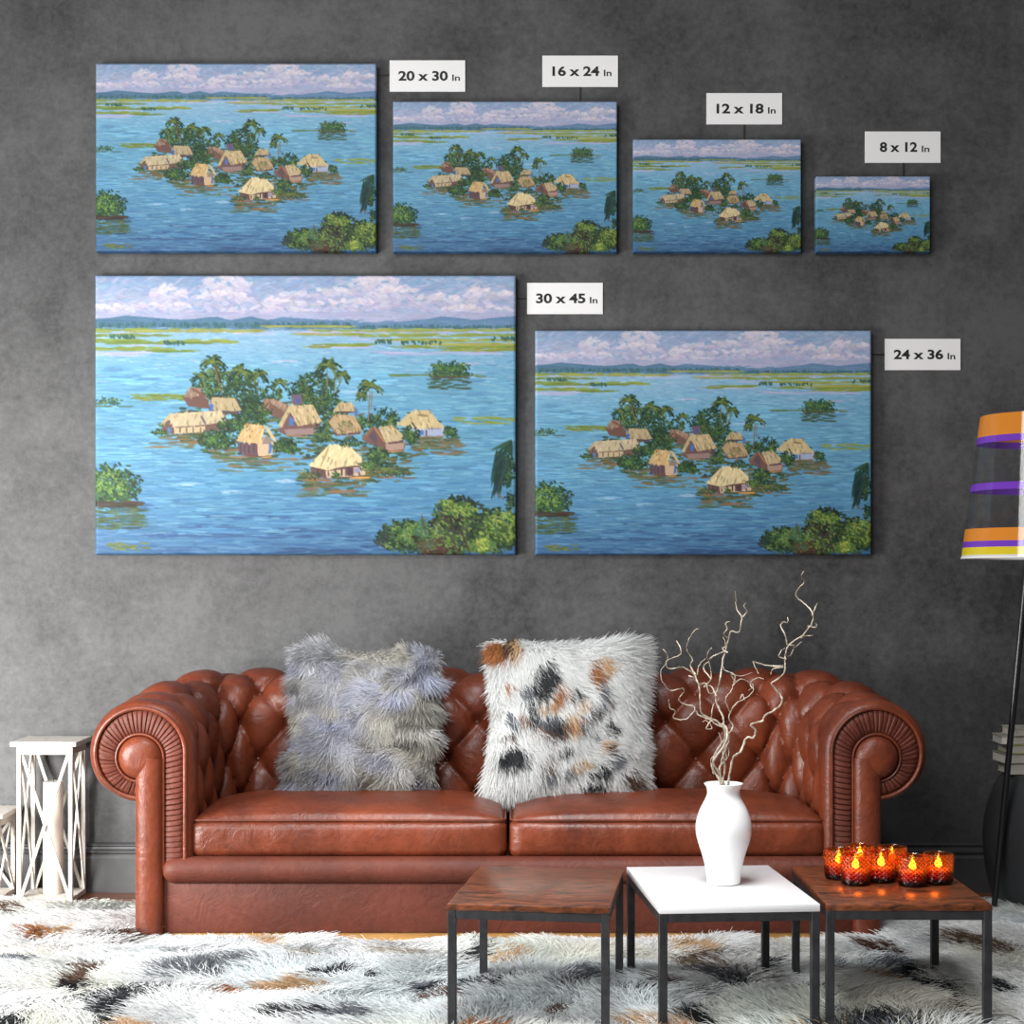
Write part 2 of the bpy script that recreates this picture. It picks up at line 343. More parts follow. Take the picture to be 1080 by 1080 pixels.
    roof([(364, 424), (388, 382), (434, 386), (418, 430)], (206, 172, 112), 50, (-.4, 1), 30, 1.8); line(436, 388, 462, 428, 3.6, (220, 184, 122)); line(434, 388, 420, 430, 2.6, (224, 194, 136)); line(374, 456, 440, 464, 1.8, (120, 66, 52)); line(425, 464, 452, 462, 1.8, (206, 156, 70))
    # front hut
    poly([(544, 486), (672, 480), (678, 504), (640, 512), (580, 516), (546, 504)], (118, 86, 80)); poly([(580, 494), (676, 484), (676, 506), (584, 514)], (206, 180, 146))
    for x in (562, 572, 588, 604, 620, 630, 646, 662): line(x, 486, x, 510, 2.2, (96, 66, 72))
    poly([(632, 488), (644, 488), (644, 508), (632, 508)], (92, 62, 74)); poly([(650, 490), (664, 488), (664, 500), (650, 502)], (150, 146, 170))
    roof([(540, 484), (566, 456), (588, 434), (632, 430), (660, 458), (680, 480), (610, 488), (584, 496)], (222, 202, 150), 96, (-.3, 1), 26, 2); line(590, 436, 568, 488, 2.5, (176, 152, 104)); line(634, 434, 676, 478, 3, (232, 214, 164)); line(546, 488, 584, 496, 1.8, (96, 64, 72)); line(584, 496, 678, 482, 1.8, (104, 74, 78))
    line(530, 516, 600, 520, 2.5, (150, 96, 62)); line(636, 514, 690, 512, 3, (214, 152, 66)); line(580, 548, 660, 544, 3, (150, 106, 72))
    # shrubs around huts
    bush(320, 424, 44, 26, 150, (32, 66, 46), M, (98, 138, 56), 6)
    bush(486, 438, 32, 20, 80, (34, 68, 48), M, (92, 128, 56), 6)
    bush(430, 350, 20, 20, 46, D, (74, 112, 54), L, 5)
    bush(572, 410, 22, 24, 80, (38, 72, 50), (74, 108, 56), (110, 132, 64), 6)
    bush(785, 412, 22, 26, 60, D, M, L, 6)
    bush(704, 456, 26, 18, 80, (38, 72, 50), (72, 110, 56), (120, 142, 64), 6)
    bush(700, 482, 36, 18, 90, (40, 74, 52), (78, 116, 56), (118, 146, 64), 5)
    bush(738, 500, 48, 12, 60, (62, 88, 60), (98, 120, 58), (130, 142, 62), 5)
    bush(545, 506, 26, 14, 50, (52, 82, 54), (104, 112, 60), (140, 134, 66), 4)
    bush(606, 508, 14, 9, 24, (60, 96, 56), M, L, 4)
    bush(880, 402, 18, 14, 40, D, M, L, 5)
    bush(350, 388, 30, 18, 60, D, M, L, 6)
    bush(182, 404, 18, 8, 30, D, M, L, 4)
    bush(640, 428, 30, 12, 40, D, M, (120, 130, 70), 5)
    # near bushes
    bush(66, 536, 66, 52, 330, (34, 72, 48), (62, 106, 48), (122, 156, 60), 8)
    for _ in range(44): dab(26+rng.uniform(0, 106), 576+rng.uniform(-5, 9), rng.uniform(8, 18), 3, 0, (70, 58, 44), .8, 14)
    for _ in range(80): dab(26+rng.uniform(0, 112), 600+rng.uniform(-14, 36), rng.uniform(8, 22), 2.6, rng.uniform(-.1, .1), ((78, 98, 52), (58, 94, 92))[rng.randint(2)], .75, 14)
    for _ in range(22): dab(100+rng.uniform(-40, 50), 680+rng.uniform(-9, 8), rng.uniform(6, 16), 2.4, rng.uniform(-.2, .2), (106, 120, 58), .8, 12)
    bush(1018, 500, 16, 46, 90, (24, 62, 58), (36, 80, 58), (74, 112, 60), 8)
    for _ in range(26): line(1005+rng.uniform(-14, 20), 440+rng.uniform(-10, 60), 985+rng.uniform(-6, 22), 500+rng.uniform(-20, 66), 3, (26, 66, 62), .9, 14)
    for x in range(980, 1036, 7): line(1030, 425+rng.uniform(-6, 6), x, 442+rng.uniform(0, 30), 3, (42, 84, 58), .9, 14)
    bush(1024, 570, 12, 26, 40, (24, 58, 48), (44, 80, 50), (84, 116, 56), 6)
    line(990, 548, 1012, 566, 2, (110, 96, 96))
    Dk, Md, Lt = (36, 62, 42), (68, 100, 46), (132, 156, 58)
    bush(900, 600, 54, 38, 220, Dk, Md, Lt, 10)
    bush(770, 660, 60, 40, 230, Dk, (72, 108, 56), (112, 142, 58), 10)
    bush(880, 660, 80, 48, 300, (50, 54, 40), (70, 96, 52), (114, 142, 62), 11)
    bush(990, 645, 60, 54, 300, Dk, (74, 104, 46), (138, 160, 62), 11)
    bush(840, 685, 40, 24, 60, (80, 54, 40), (92, 78, 50), (70, 110, 84), 8)
    bush(955, 680, 36, 20, 60, (88, 118, 50), (128, 152, 54), (166, 182, 66), 9)
    bush(812, 640, 20, 30, 40, (60, 110, 80), (82, 128, 84), (110, 146, 80), 6)
    bush(715, 668, 16, 9, 16, (40, 60, 66), (60, 80, 60), (80, 100, 60), 5)
    for a in ((812, 600, 824, 650, 1.6, (90, 76, 70)), (850, 588, 900, 650, 2, (80, 60, 56)), (900, 620, 930, 700, 2, (70, 50, 44)), (880, 650, 904, 700, 2, (80, 56, 48))): line(*a)
    img2 = img.reshape(PH, SS, PW, SS, 3).mean((1, 3))
    g = rng.normal(0, 1.6, (PH, PW, 1))
    return np.clip(img2+g, 0, 255)/255.0
# ------------------------------------------------------------------ materials
def leather(name, lo, hi, rough=.36, spec=.42):
    m, nt, out = new_mat(name); L = nt.links.new
    b = nd(nt, 'BsdfPrincipled'); b.inputs['Specular IOR Level'].default_value = spec
    tc = nd(nt, 'TexCoord')
    n1 = nd(nt, 'TexNoise', Scale=5, Detail=8, Roughness=.65); n2 = nd(nt, 'TexNoise', Scale=70, Detail=3); n3 = nd(nt, 'TexVoronoi', Scale=260); n4 = nd(nt, 'TexNoise', Scale=16, Detail=6, Distortion=2.0)
    for n in (n1, n2, n3, n4): L(tc.outputs['Object'], n.inputs['Vector'])
    mx = nd(nt, 'Math', _operation='MULTIPLY_ADD'); L(n2.outputs['Fac'], mx.inputs[0]); mx.inputs[1].default_value = .3; L(n1.outputs['Fac'], mx.inputs[2])
    r = nd(nt, 'ValToRGB'); r.color_ramp.elements[0].position = .45; r.color_ramp.elements[1].position = .85
    r.color_ramp.elements[0].color = (*lo, 1); r.color_ramp.elements[1].color = (*hi, 1)
    L(mx.outputs[0], r.inputs['Fac']); L(r.outputs[0], b.inputs['Base Color'])
    mr = nd(nt, 'MapRange'); mr.inputs['To Min'].default_value = rough-.08; mr.inputs['To Max'].default_value = rough+.14
    L(n4.outputs['Fac'], mr.inputs['Value']); L(mr.outputs[0], b.inputs['Roughness'])
    b1 = nd(nt, 'Bump', Strength=.25, Distance=.0012); b2 = nd(nt, 'Bump', Strength=.5, Distance=.005)
    L(n3.outputs['Distance'], b1.inputs['Height']); L(n4.outputs['Fac'], b2.inputs['Height']); L(b2.outputs[0], b1.inputs['Normal']); L(b1.outputs[0], b.inputs['Normal'])
    L(b.outputs[0], out.inputs[0])
    return m
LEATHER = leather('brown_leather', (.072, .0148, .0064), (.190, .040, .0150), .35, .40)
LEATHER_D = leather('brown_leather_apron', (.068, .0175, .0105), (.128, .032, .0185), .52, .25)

def wall_material():
    m, nt, out = new_mat('dark_plaster'); L = nt.links.new
    b = nd(nt, 'BsdfPrincipled', Roughness=.58); b.inputs['Specular IOR Level'].default_value = .4
    tc = nd(nt, 'TexCoord')
    n1 = nd(nt, 'TexNoise', Scale=1.6, Detail=5, Roughness=.6, Distortion=.4); n2 = nd(nt, 'TexNoise', Scale=7, Detail=12, Roughness=.8); n3 = nd(nt, 'TexNoise', Scale=38, Detail=9, Roughness=.8)
    for n in (n1, n2, n3): L(tc.outputs['Object'], n.inputs['Vector'])
    a1 = nd(nt, 'Math', _operation='MULTIPLY_ADD'); L(n2.outputs['Fac'], a1.inputs[0]); a1.inputs[1].default_value = .8; L(n1.outputs['Fac'], a1.inputs[2])
    a2 = nd(nt, 'Math', _operation='MULTIPLY_ADD'); L(n3.outputs['Fac'], a2.inputs[0]); a2.inputs[1].default_value = .95; L(a1.outputs[0], a2.inputs[2])
    r = nd(nt, 'ValToRGB'); e = r.color_ramp.elements; e[0].position = 1.13/2; e[1].position = 1.55/2
    e[0].color = (.026, .026, .027, 1); e[1].color = (.090, .090, .091, 1)
    h = nd(nt, 'Math', _operation='MULTIPLY'); h.inputs[1].default_value = .5; L(a2.outputs[0], h.inputs[0])
    L(h.outputs[0], r.inputs['Fac']); L(r.outputs[0], b.inputs['Base Color'])
    bp = nd(nt, 'Bump', Strength=.25, Distance=.004); L(a2.outputs[0], bp.inputs['Height']); L(bp.outputs[0], b.inputs['Normal'])
    L(b.outputs[0], out.inputs[0]); return m
WALL = wall_material()

def floor_material():
    m, nt, out = new_mat('red_brown_boards'); L = nt.links.new
    b = nd(nt, 'BsdfPrincipled', Roughness=.4)
    tc = nd(nt, 'TexCoord'); br = nd(nt, 'TexBrick', Scale=1.0); br.inputs['Brick Width'].default_value = .9; br.inputs['Row Height'].default_value = .11; br.inputs['Mortar Size'].default_value = .003
    br.inputs['Color1'].default_value = (.17, .06, .03, 1); br.inputs['Color2'].default_value = (.26, .11, .06, 1); br.inputs['Mortar'].default_value = (.02, .01, .008, 1)
    L(tc.outputs['Object'], br.inputs['Vector'])
    n = nd(nt, 'TexNoise', Scale=6, Detail=8); mp = nd(nt, 'Mapping', Scale=(2, 18, 1)); L(tc.outputs['Object'], mp.inputs[0]); L(mp.outputs[0], n.inputs['Vector'])
    mx = nd(nt, 'MixRGB', _blend_type='OVERLAY', Fac=.7); L(br.outputs['Color'], mx.inputs[1]); L(n.outputs['Color'], mx.inputs[2]); L(mx.outputs[0], b.inputs['Base Color'])
    L(b.outputs[0], out.inputs[0]); return m

def wood_top():
    m, nt, out = new_mat('dark_stained_wood'); L = nt.links.new
    b = nd(nt, 'BsdfPrincipled', Roughness=.3); b.inputs['Coat Weight'].default_value = .3; b.inputs['Coat Roughness'].default_value = .2
    tc = nd(nt, 'TexCoord'); mp = nd(nt, 'Mapping', Scale=(5, 16, 16), Rotation=(0, 0, .9)); L(tc.outputs['Object'], mp.inputs[0])
    n = nd(nt, 'TexNoise', Scale=3.2, Detail=9, Roughness=.7, Distortion=1.2); L(mp.outputs[0], n.inputs['Vector'])
    r = nd(nt, 'ValToRGB'); r.color_ramp.elements[0].position = .36; r.color_ramp.elements[1].position = .68
    r.color_ramp.elements[0].color = (.016, .007, .004, 1); r.color_ramp.elements[1].color = (.27, .075, .024, 1)
    L(n.outputs['Fac'], r.inputs['Fac']); L(r.outputs[0], b.inputs['Base Color'])
    bp = nd(nt, 'Bump', Strength=.15, Distance=.002); L(n.outputs['Fac'], bp.inputs['Height']); L(bp.outputs[0], b.inputs['Normal'])
    L(b.outputs[0], out.inputs[0]); return m

def fur_material(name, tr=.35, gain=1.0):
    m, nt, out = new_mat(name); L = nt.links.new
    at = nd(nt, 'Attribute', _attribute_name='fur_tint'); d = nd(nt, 'BsdfDiffuse'); t = nd(nt, 'BsdfTranslucent'); mx = nd(nt, 'MixShader', Fac=tr)
    g = nd(nt, 'BsdfGlossy', Roughness=.45); m2 = nd(nt, 'MixShader', Fac=.03)
    L(at.outputs['Color'], d.inputs['Color']); L(at.outputs['Color'], t.inputs['Color'])
    L(d.outputs[0], mx.inputs[1]); L(t.outputs[0], mx.inputs[2]); L(mx.outputs[0], m2.inputs[1]); L(g.outputs[0], m2.inputs[2]); L(m2.outputs[0], out.inputs[0])
    return m
FUR = fur_material('fur')

def mix_by_fresnel(name, tint, rough=.03, ior=1.45, base=.05):
    """clear plastic: mostly see-through, mirror-like at grazing angles"""
    m, nt, out = new_mat(name); L = nt.links.new
    t = nd(nt, 'BsdfTransparent', Color=(*tint, 1)); g = nd(nt, 'BsdfGlossy', Roughness=rough); f = nd(nt, 'Fresnel', IOR=ior)
    mx = nd(nt, 'MixShader'); L(f.outputs[0], mx.inputs[0]); L(t.outputs[0], mx.inputs[1]); L(g.outputs[0], mx.inputs[2]); L(mx.outputs[0], out.inputs[0])
    return m

def shade_material():
    """clear plastic shade printed with orange, purple and yellow bands by height"""
    m, nt, out = new_mat('banded_clear_plastic'); L = nt.links.new
    tc = nd(nt, 'TexCoord'); sx = nd(nt, 'SeparateXYZ'); L(tc.outputs['Object'], sx.inputs[0])
    mr = nd(nt, 'MapRange'); mr.inputs['From Min'].default_value = 0; mr.inputs['From Max'].default_value = .40; L(sx.outputs['Z'], mr.inputs['Value'])
    r = nd(nt, 'ValToRGB'); cr = r.color_ramp; cr.interpolation = 'CONSTANT'
    O, P_, Yl, W_ = (.85, .30, .035), (.22, .06, .62), (.88, .70, .03), (.85, .85, .83)
    bands = [(0, W_, 1), (.018, Yl, 1), (.072, P_, 1), (.115, O, 1), (.205, O, 0), (.475, P_, 1), (.525, P_, 0), (.815, P_, 1), (.862, O, 1)]
    cr.elements[0].position = 0; cr.elements[0].color = (*W_, 1)
    while len(cr.elements) < len(bands): cr.elements.new(.99)
    for e, (p, c, a) in zip(cr.elements, bands): e.position = p; e.color = (*c, a)
    L(mr.outputs[0], r.inputs['Fac'])
    b = nd(nt, 'BsdfDiffuse'); tl = nd(nt, 'BsdfTranslucent'); L(r.outputs[0], b.inputs['Color']); L(r.outputs[0], tl.inputs['Color'])
    pm = nd(nt, 'MixShader', Fac=.35); L(b.outputs[0], pm.inputs[1]); L(tl.outputs[0], pm.inputs[2])
    t = nd(nt, 'BsdfTransparent', Color=(.97, .97, .97, 1)); mx = nd(nt, 'MixShader'); L(r.outputs['Alpha'], mx.inputs[0]); L(t.outputs[0], mx.inputs[1]); L(pm.outputs[0], mx.inputs[2])
    g = nd(nt, 'BsdfGlossy', Roughness=.10); f = nd(nt, 'LayerWeight', Blend=.5); pw = nd(nt, 'Math', _operation='POWER'); pw.inputs[1].default_value = 4.0; L(f.outputs['Facing'], pw.inputs[0])
    ma = nd(nt, 'Math', _operation='MULTIPLY_ADD'); ma.inputs[1].default_value = .30; ma.inputs[2].default_value = .06; L(pw.outputs[0], ma.inputs[0])
    m3 = nd(nt, 'MixShader'); L(ma.outputs[0], m3.inputs[0]); L(mx.outputs[0], m3.inputs[1]); L(g.outputs[0], m3.inputs[2])
    L(m3.outputs[0], out.inputs[0]); return m

BLACK_METAL = pbr('black_metal', (.022, .023, .025), .45, .3, .5, col2=(.045, .046, .05), vscale=30, bump=.1, bscale=200)
WOOD = wood_top()
WHITE_GLOSS = pbr('white_lacquer', (.82, .82, .83), .22, 0, .5)
CERAMIC = pbr('white_ceramic', (.86, .86, .86), .16, 0, .5)
TWIG = pbr('bleached_twig', (.16, .12, .085), .7, 0, .3, col2=(.62, .55, .44), vscale=60, bump=.4, bscale=160)
WHITEWASH = pbr('whitewashed_wood', (.40, .31, .21), .7, 0, .3, col2=(.66, .62, .57), vscale=14, stretch=(4, 4, 1), contrast=(.30, .46), bump=.3, bscale=70)
WAX = pbr('ivory_wax', (.70, .62, .54), .5, 0, .4)
WAX.node_tree.nodes['Principled BSDF'].inputs['Subsurface Weight'].default_value = .15
WICK = pbr('wick', (.03, .025, .02), .9)
CARD = pbr('card', (.80, .80, .80), .6)
INK = pbr('ink', (.004, .004, .004), .6)
LINE = pbr('thin_black_strip', (.008, .008, .008), .6)
SATIN_BLACK = pbr('satin_black', (.012, .012, .013), .28)
DRUM = pbr('charcoal_stoneware', (.026, .027, .029), .42, col2=(.04, .041, .043), vscale=5)
PAGES = pbr('book_pages', (.52, .48, .41), .8, col2=(.66, .62, .55), vscale=10, stretch=(.3, .3, 60))
BRASS_WOOD = pbr('golden_plinth', (.40, .20, .05), .45, col2=(.55, .30, .09), vscale=8, stretch=(1, 8, 8))
BASEM = pbr('dark_skirting', (.050, .050, .052), .45, col2=(.075, .075, .077), vscale=8)
BACKING = pbr('rug_backing', (.55, .52, .47), .9)

# ------------------------------------------------------------------ the room
def struct(o): o['kind'] = 'structure'; return o
mb = MB(); mb.box(-3.4, 3.4, 0, .12, 0, 3.6); struct(mb.build('wall_back', WALL, smooth=False))
mb = MB(); mb.box(-3.4, 3.4, -5.6, .12, -.1, 0); struct(mb.build('floor', floor_material(), smooth=False))
prof = [(0, 0), (-.020, 0), (-.020, .108), (-.016, .116), (-.016, .121), (-.021, .126), (-.021, .131), (-.012, .137), (-.010, .143), (-.014, .147), (-.014, .151), (-.006, .156), (0, .156)]
mb = MB(); mb.grid([[(x, y, z) for y, z in prof] for x in (-3.4, 3.4)]); struct(mb.build('baseboard_back', BASEM, angle=20))

# ------------------------------------------------------------------ canvases and their size cards
def srgb_lin(a): return np.where(a <= .04045, a/12.92, ((a+.055)/1.055)**2.4)
ART = paint_scene()
def canvas_mesh():
    T = .034
    lum = ART.mean(2); up = ART.transpose(0, 1, 2)
    xs = np.linspace(-.5, .5, PW); zs = np.linspace(1, 0, PH)
    X, Z = np.meshgrid(xs, zs)
    sm = (lum+np.roll(lum, 1, 0)+np.roll(lum, -1, 0)+np.roll(lum, 1, 1)+np.roll(lum, -1, 1))/5
    Y = -T-(lum-sm)*.010
    ei = np.minimum(np.minimum(np.arange(PW)[None, :], PW-1-np.arange(PW)[None, :]), np.minimum(np.arange(PH)[:, None], PH-1-np.arange(PH)[:, None]))
    Y = np.where(ei == 0, -T+.0045, np.where(ei == 1, -T+.0015, np.where(ei == 2, -T+.0004, Y)))
    co = np.stack([X, Y, Z], -1).reshape(-1, 3)
    idx = np.arange(PW*PH).reshape(PH, PW)
    q = np.stack([idx[:-1, :-1], idx[1:, :-1], idx[1:, 1:], idx[:-1, 1:]], -1).reshape(-1, 4)
    loop = list(idx[0, :])+list(idx[1:, -1])+list(idx[-1, -2::-1])+list(idx[-2:0:-1, 0])
    back = co[loop].copy(); back[:, 1] = 0.0
    n0 = len(co); m = len(loop)
    sides = [(loop[i], loop[(i+1) % m], n0+(i+1) % m, n0+i) for i in range(m)]
    co = np.vstack([co, back])
    faces = np.vstack([q, np.array(sides)])
    me = bpy.data.meshes.new('canvas_picture')
    me.from_pydata(co.tolist(), [], faces.tolist()); me.update()
    lin = srgb_lin(ART); lin = np.clip((lin*.82+lin.mean(-1, keepdims=True)*.18)**1.12*.80, 0, .95).reshape(-1, 3); lin = np.vstack([lin, lin[loop]])
    rgba = np.ones((len(lin), 4), np.float32); rgba[:, :3] = lin
    a = me.color_attributes.new('paint', 'FLOAT_COLOR', 'POINT'); a.data.foreach_set('color', rgba.ravel())
    me.shade_smooth(); me.set_sharp_from_angle(angle=math.radians(60))
    m_, nt, out = new_mat('oil_paint'); L = nt.links.new
    b = nd(nt, 'BsdfPrincipled', Roughness=.55); b.inputs['Specular IOR Level'].default_value = .25
    at = nd(nt, 'Attribute', _attribute_name='paint'); L(at.outputs['Color'], b.inputs['Base Color']); L(b.outputs[0], out.inputs[0])
    me.materials.append(m_)
    return me
CANVAS = canvas_mesh()
KW = .003
def wx(px, k=KW): return (px-540)*k
def wz(py, k=KW): return .976-(py-615)*k
KC = .00298
prints = [  # left, right, top, bottom, label, card (left, top), card text, connector
    (101, 397, 67, 265.5, 'medium canvas print of thatched island village at upper left, beside the 20 x 30 card', (411, 64), '20 x 30', ('h', 397, 411, 79.5)),
    (414.5, 651, 107, 266, 'canvas print of island village under the 16 x 24 card, in top row', (572, 59), '16 x 24', ('v', 612, 91, 107)),
    (668, 845, 147, 266, 'small canvas print of island village under the 12 x 18 card', (745, 98.5), '12 x 18', ('v', 785, 131, 147)),
    (861, 981, 186, 266, 'smallest canvas print of island village, under the 8 x 12 card', (912, 139), '8 x 12', ('v', 953, 172, 186)),
    (100.5, 544, 290.5, 585, 'largest canvas print of island village, hanging above the left half of the sofa', (556, 298.5), '30 x 45', ('h', 544, 556, 315)),
    (564.5, 919, 348.5, 585, 'large canvas print of island village in lower row, right of the largest print', (933, 357.5), '24 x 36', ('h', 919, 933, 374)),
]
def text_mesh(body, size, bold):
    cu = bpy.data.curves.new('lettering', 'FONT'); cu.body = body; cu.size = size; cu.extrude = .0003; cu.offset = bold; cu.resolution_u = 6
    o = bpy.data.objects.new('lettering', cu); COL.objects.link(o); bpy.context.view_layer.update()
    me = bpy.data.meshes.new_from_object(o.evaluated_get(bpy.context.evaluated_depsgraph_get()))
    bpy.data.objects.remove(o); bpy.data.curves.remove(cu)
    xs = [v.co.x for v in me.vertices]; ys = [v.co.y for v in me.vertices]
    return me, min(xs), max(xs), min(ys), max(ys)
def lettering(body, cap_h, cx, cz, parent, width=None, bold=.02):
    """lettering standing on a card facing the room, centred on cx, baseline at cz, in the card's own space"""
    me, x0, x1, y0, y1 = text_mesh(body, 1.0, bold)
    s = cap_h/(y1-y0); sx = width/(x1-x0) if width else s
    for v in me.vertices:
        x, y, z = v.co; v.co = ((x-(x0+x1)/2)*sx+cx, -.0045-z*.4, (y-y0)*s+cz)
    me.materials.append(INK)
    o = bpy.data.objects.new('lettering', me); COL.objects.link(o); o.parent = parent
    return o
for (l, r, t, b, lab, (cl, ct), txt, ln) in prints:
    o = bpy.data.objects.new('canvas_picture', CANVAS); COL.objects.link(o)
    o.location = (wx((l+r)/2, KC), -.002, wz(b, KC)); o.scale = ((r-l)*KC, 1, (b-t)*KC)
    tag(o, lab, 'canvas print', 'canvas prints of the same island village')
    cw, ch = 79.7*KW, 33*KW
    mb = MB(); mb.box(-cw/2, cw/2, -.004, 0, 0, ch, .0004, 1)
    c = mb.build('size_sign', CARD, smooth=False); c.location = (wx(cl+39.85), 0, wz(ct+33))
    tag(c, 'small pale grey card with black lettering reading %s In on the wall' % txt, 'size card', 'size cards on the wall')
    wide = 52 if txt[0] in '23' else (49.5 if txt[0] == '1' else 39.5)
    off = 35-39.85
    lettering(txt, 10.4*KW, (off+.3)*KW, 11.3*KW, c, wide*KW, .030)
    lettering('In', 6.6*KW, (off+wide/2+9)*KW, 11.3*KW, c, 8*KW, .016)
    k, a, b2, e = ln
    mb = MB()
    x_, z_ = wx(cl+39.85), wz(ct+33)
    if k == 'h': mb.box(wx(a)-x_+.001, wx(b2)-x_, -.002, 0, wz(e)-z_-.0024, wz(e)-z_+.0024)
    else: mb.box(wx(a)-x_-.0024, wx(a)-x_+.0024, -.002, 0, wz(e, KC)-z_+.002, 0)
    tag(mb.build('pointer_line', LINE, c, smooth=False), 'thin black line from the card to its print')

# ------------------------------------------------------------------ sofa
SOFA = empty('chesterfield_sofa', (-.010, -.41, 0), 'brown leather rolled-arm sofa with deep buttoned back and two seat cushions', 'sofa')
FY, IY, XI, RC, RR = -.358, .095, .856, .11, .1325
ZB, ZT0, ZT1 = .2, .652, .702          # profile foot, roll top at the arm fronts and at the back
LB, LC, LA = XI-RC, .283, (IY-RC)-FY
WCOL, HROW, T0 = .187, .11, .25
def path(s):
    """point on the inner face line and its outward direction; s = 0 at the middle of the back"""
    sg = 1 if s >= 0 else -1; a = abs(s)
    if a <= LB: return a*sg, IY, 0.0, 1.0, 0.0
    if a <= LB+LC:
        th = (a-LB)/LC*PI/2
        return sg*(LB+RC*math.sin(th)), IY-RC+RC*math.cos(th), sg*math.sin(th), math.cos(th), th/(PI/2)
    return sg*XI, IY-RC-(a-LB-LC), float(sg), 0.0, 1+(a-LB-LC)/LA
TL1 = ZT1-RR-ZB; TARC = RR*PI*1.5
def prof_pt(t, front_inset):
    """profile of arm and back: (outward offset, height above ZB for the back roll height, normal)"""
    R = RR-front_inset
    if t <= TL1: return front_inset, ZB+t, -1.0, 0.0
    th = PI-min(t-TL1, TARC)/RR
    return RR+R*math.cos(th), ZB+TL1+R*math.sin(th), math.cos(th), math.sin(th)
def ss(x): x = max(0.0, min(1.0, x)); return x*x*(3-2*x)
def tuft(s, t, fr):
    a = abs(s)
    sw = s if a <= LB else math.copysign(LB+(a-LB)*1.28, s)
    A = sw/WCOL; B = (t-T0)/(2*HROW)
    p, q = A+B, A-B
    fp, fq = abs(p-round(p)), abs(q-round(q))
    puff = (math.sin(PI*fp)*math.sin(PI*fq))**.33
    ds, dt = (round(p)+round(q))/2-A, (round(p)-round(q))/2-B
    rr = (ds*WCOL/.026)**2+(dt*2*HROW/.026)**2
    dim = math.exp(-rr)
    crease = .008*math.sin(40*fp*(1 if fq < fp else 0))*math.exp(-min(fp, fq)*16)*0
    return ((.033*puff-.016)-.017*dim)*fr
def surf(s, t, raw=False):
    x, y, nx, ny, w = path(s)
    fe = LA*(2-w) if w > 1 else 9
    r_ = .014; inset = r_-math.sqrt(max(0, r_*r_-max(0, r_-fe)**2)) if fe < r_ else 0.0
    o, z, no, nz = prof_pt(t, inset)
    dz = (ZT0-ZT1)*ss((w-.3)/1.35)
    fr = ss((fe-.055)/.05)*(1-ss((t-.86)/.08))
    h = tuft(s, t, fr)+.010*(1-ss((fe-.055)/.05))*ss(fe/.03)*(1-ss((t-.86)/.08))
    o += no*h; z += nz*h
    return (x+nx*o, y+ny*o, max(z+dz, .195))
def sweep(s0, s1, ds=.0075):
    ts = list(np.arange(0, TL1+TARC, .0085))+[TL1+TARC]
    n = int(abs(s1-s0)/ds)
    svals = list(np.linspace(s0, s1, n))
    if abs(s1) > LB+LC: svals = svals[:-2]+[s1-math.copysign(e, s1) for e in (.0125, .0105, .008, .0055, .003, .0015, .0006, 0)]
    P = []
    for s in svals:
        row = [surf(s, t) for t in ts]
        x, y, nx, ny, w = path(s); b = row[-1]
        for o, z in ((.139, b[2]-.001), (.1455, b[2]-.012), (.1455, .2), (.1455, .0095)):
            row.append((x+nx*o, y+ny*o, z))
        P.append(row)
    return P
SPLIT = LB+LC*.5
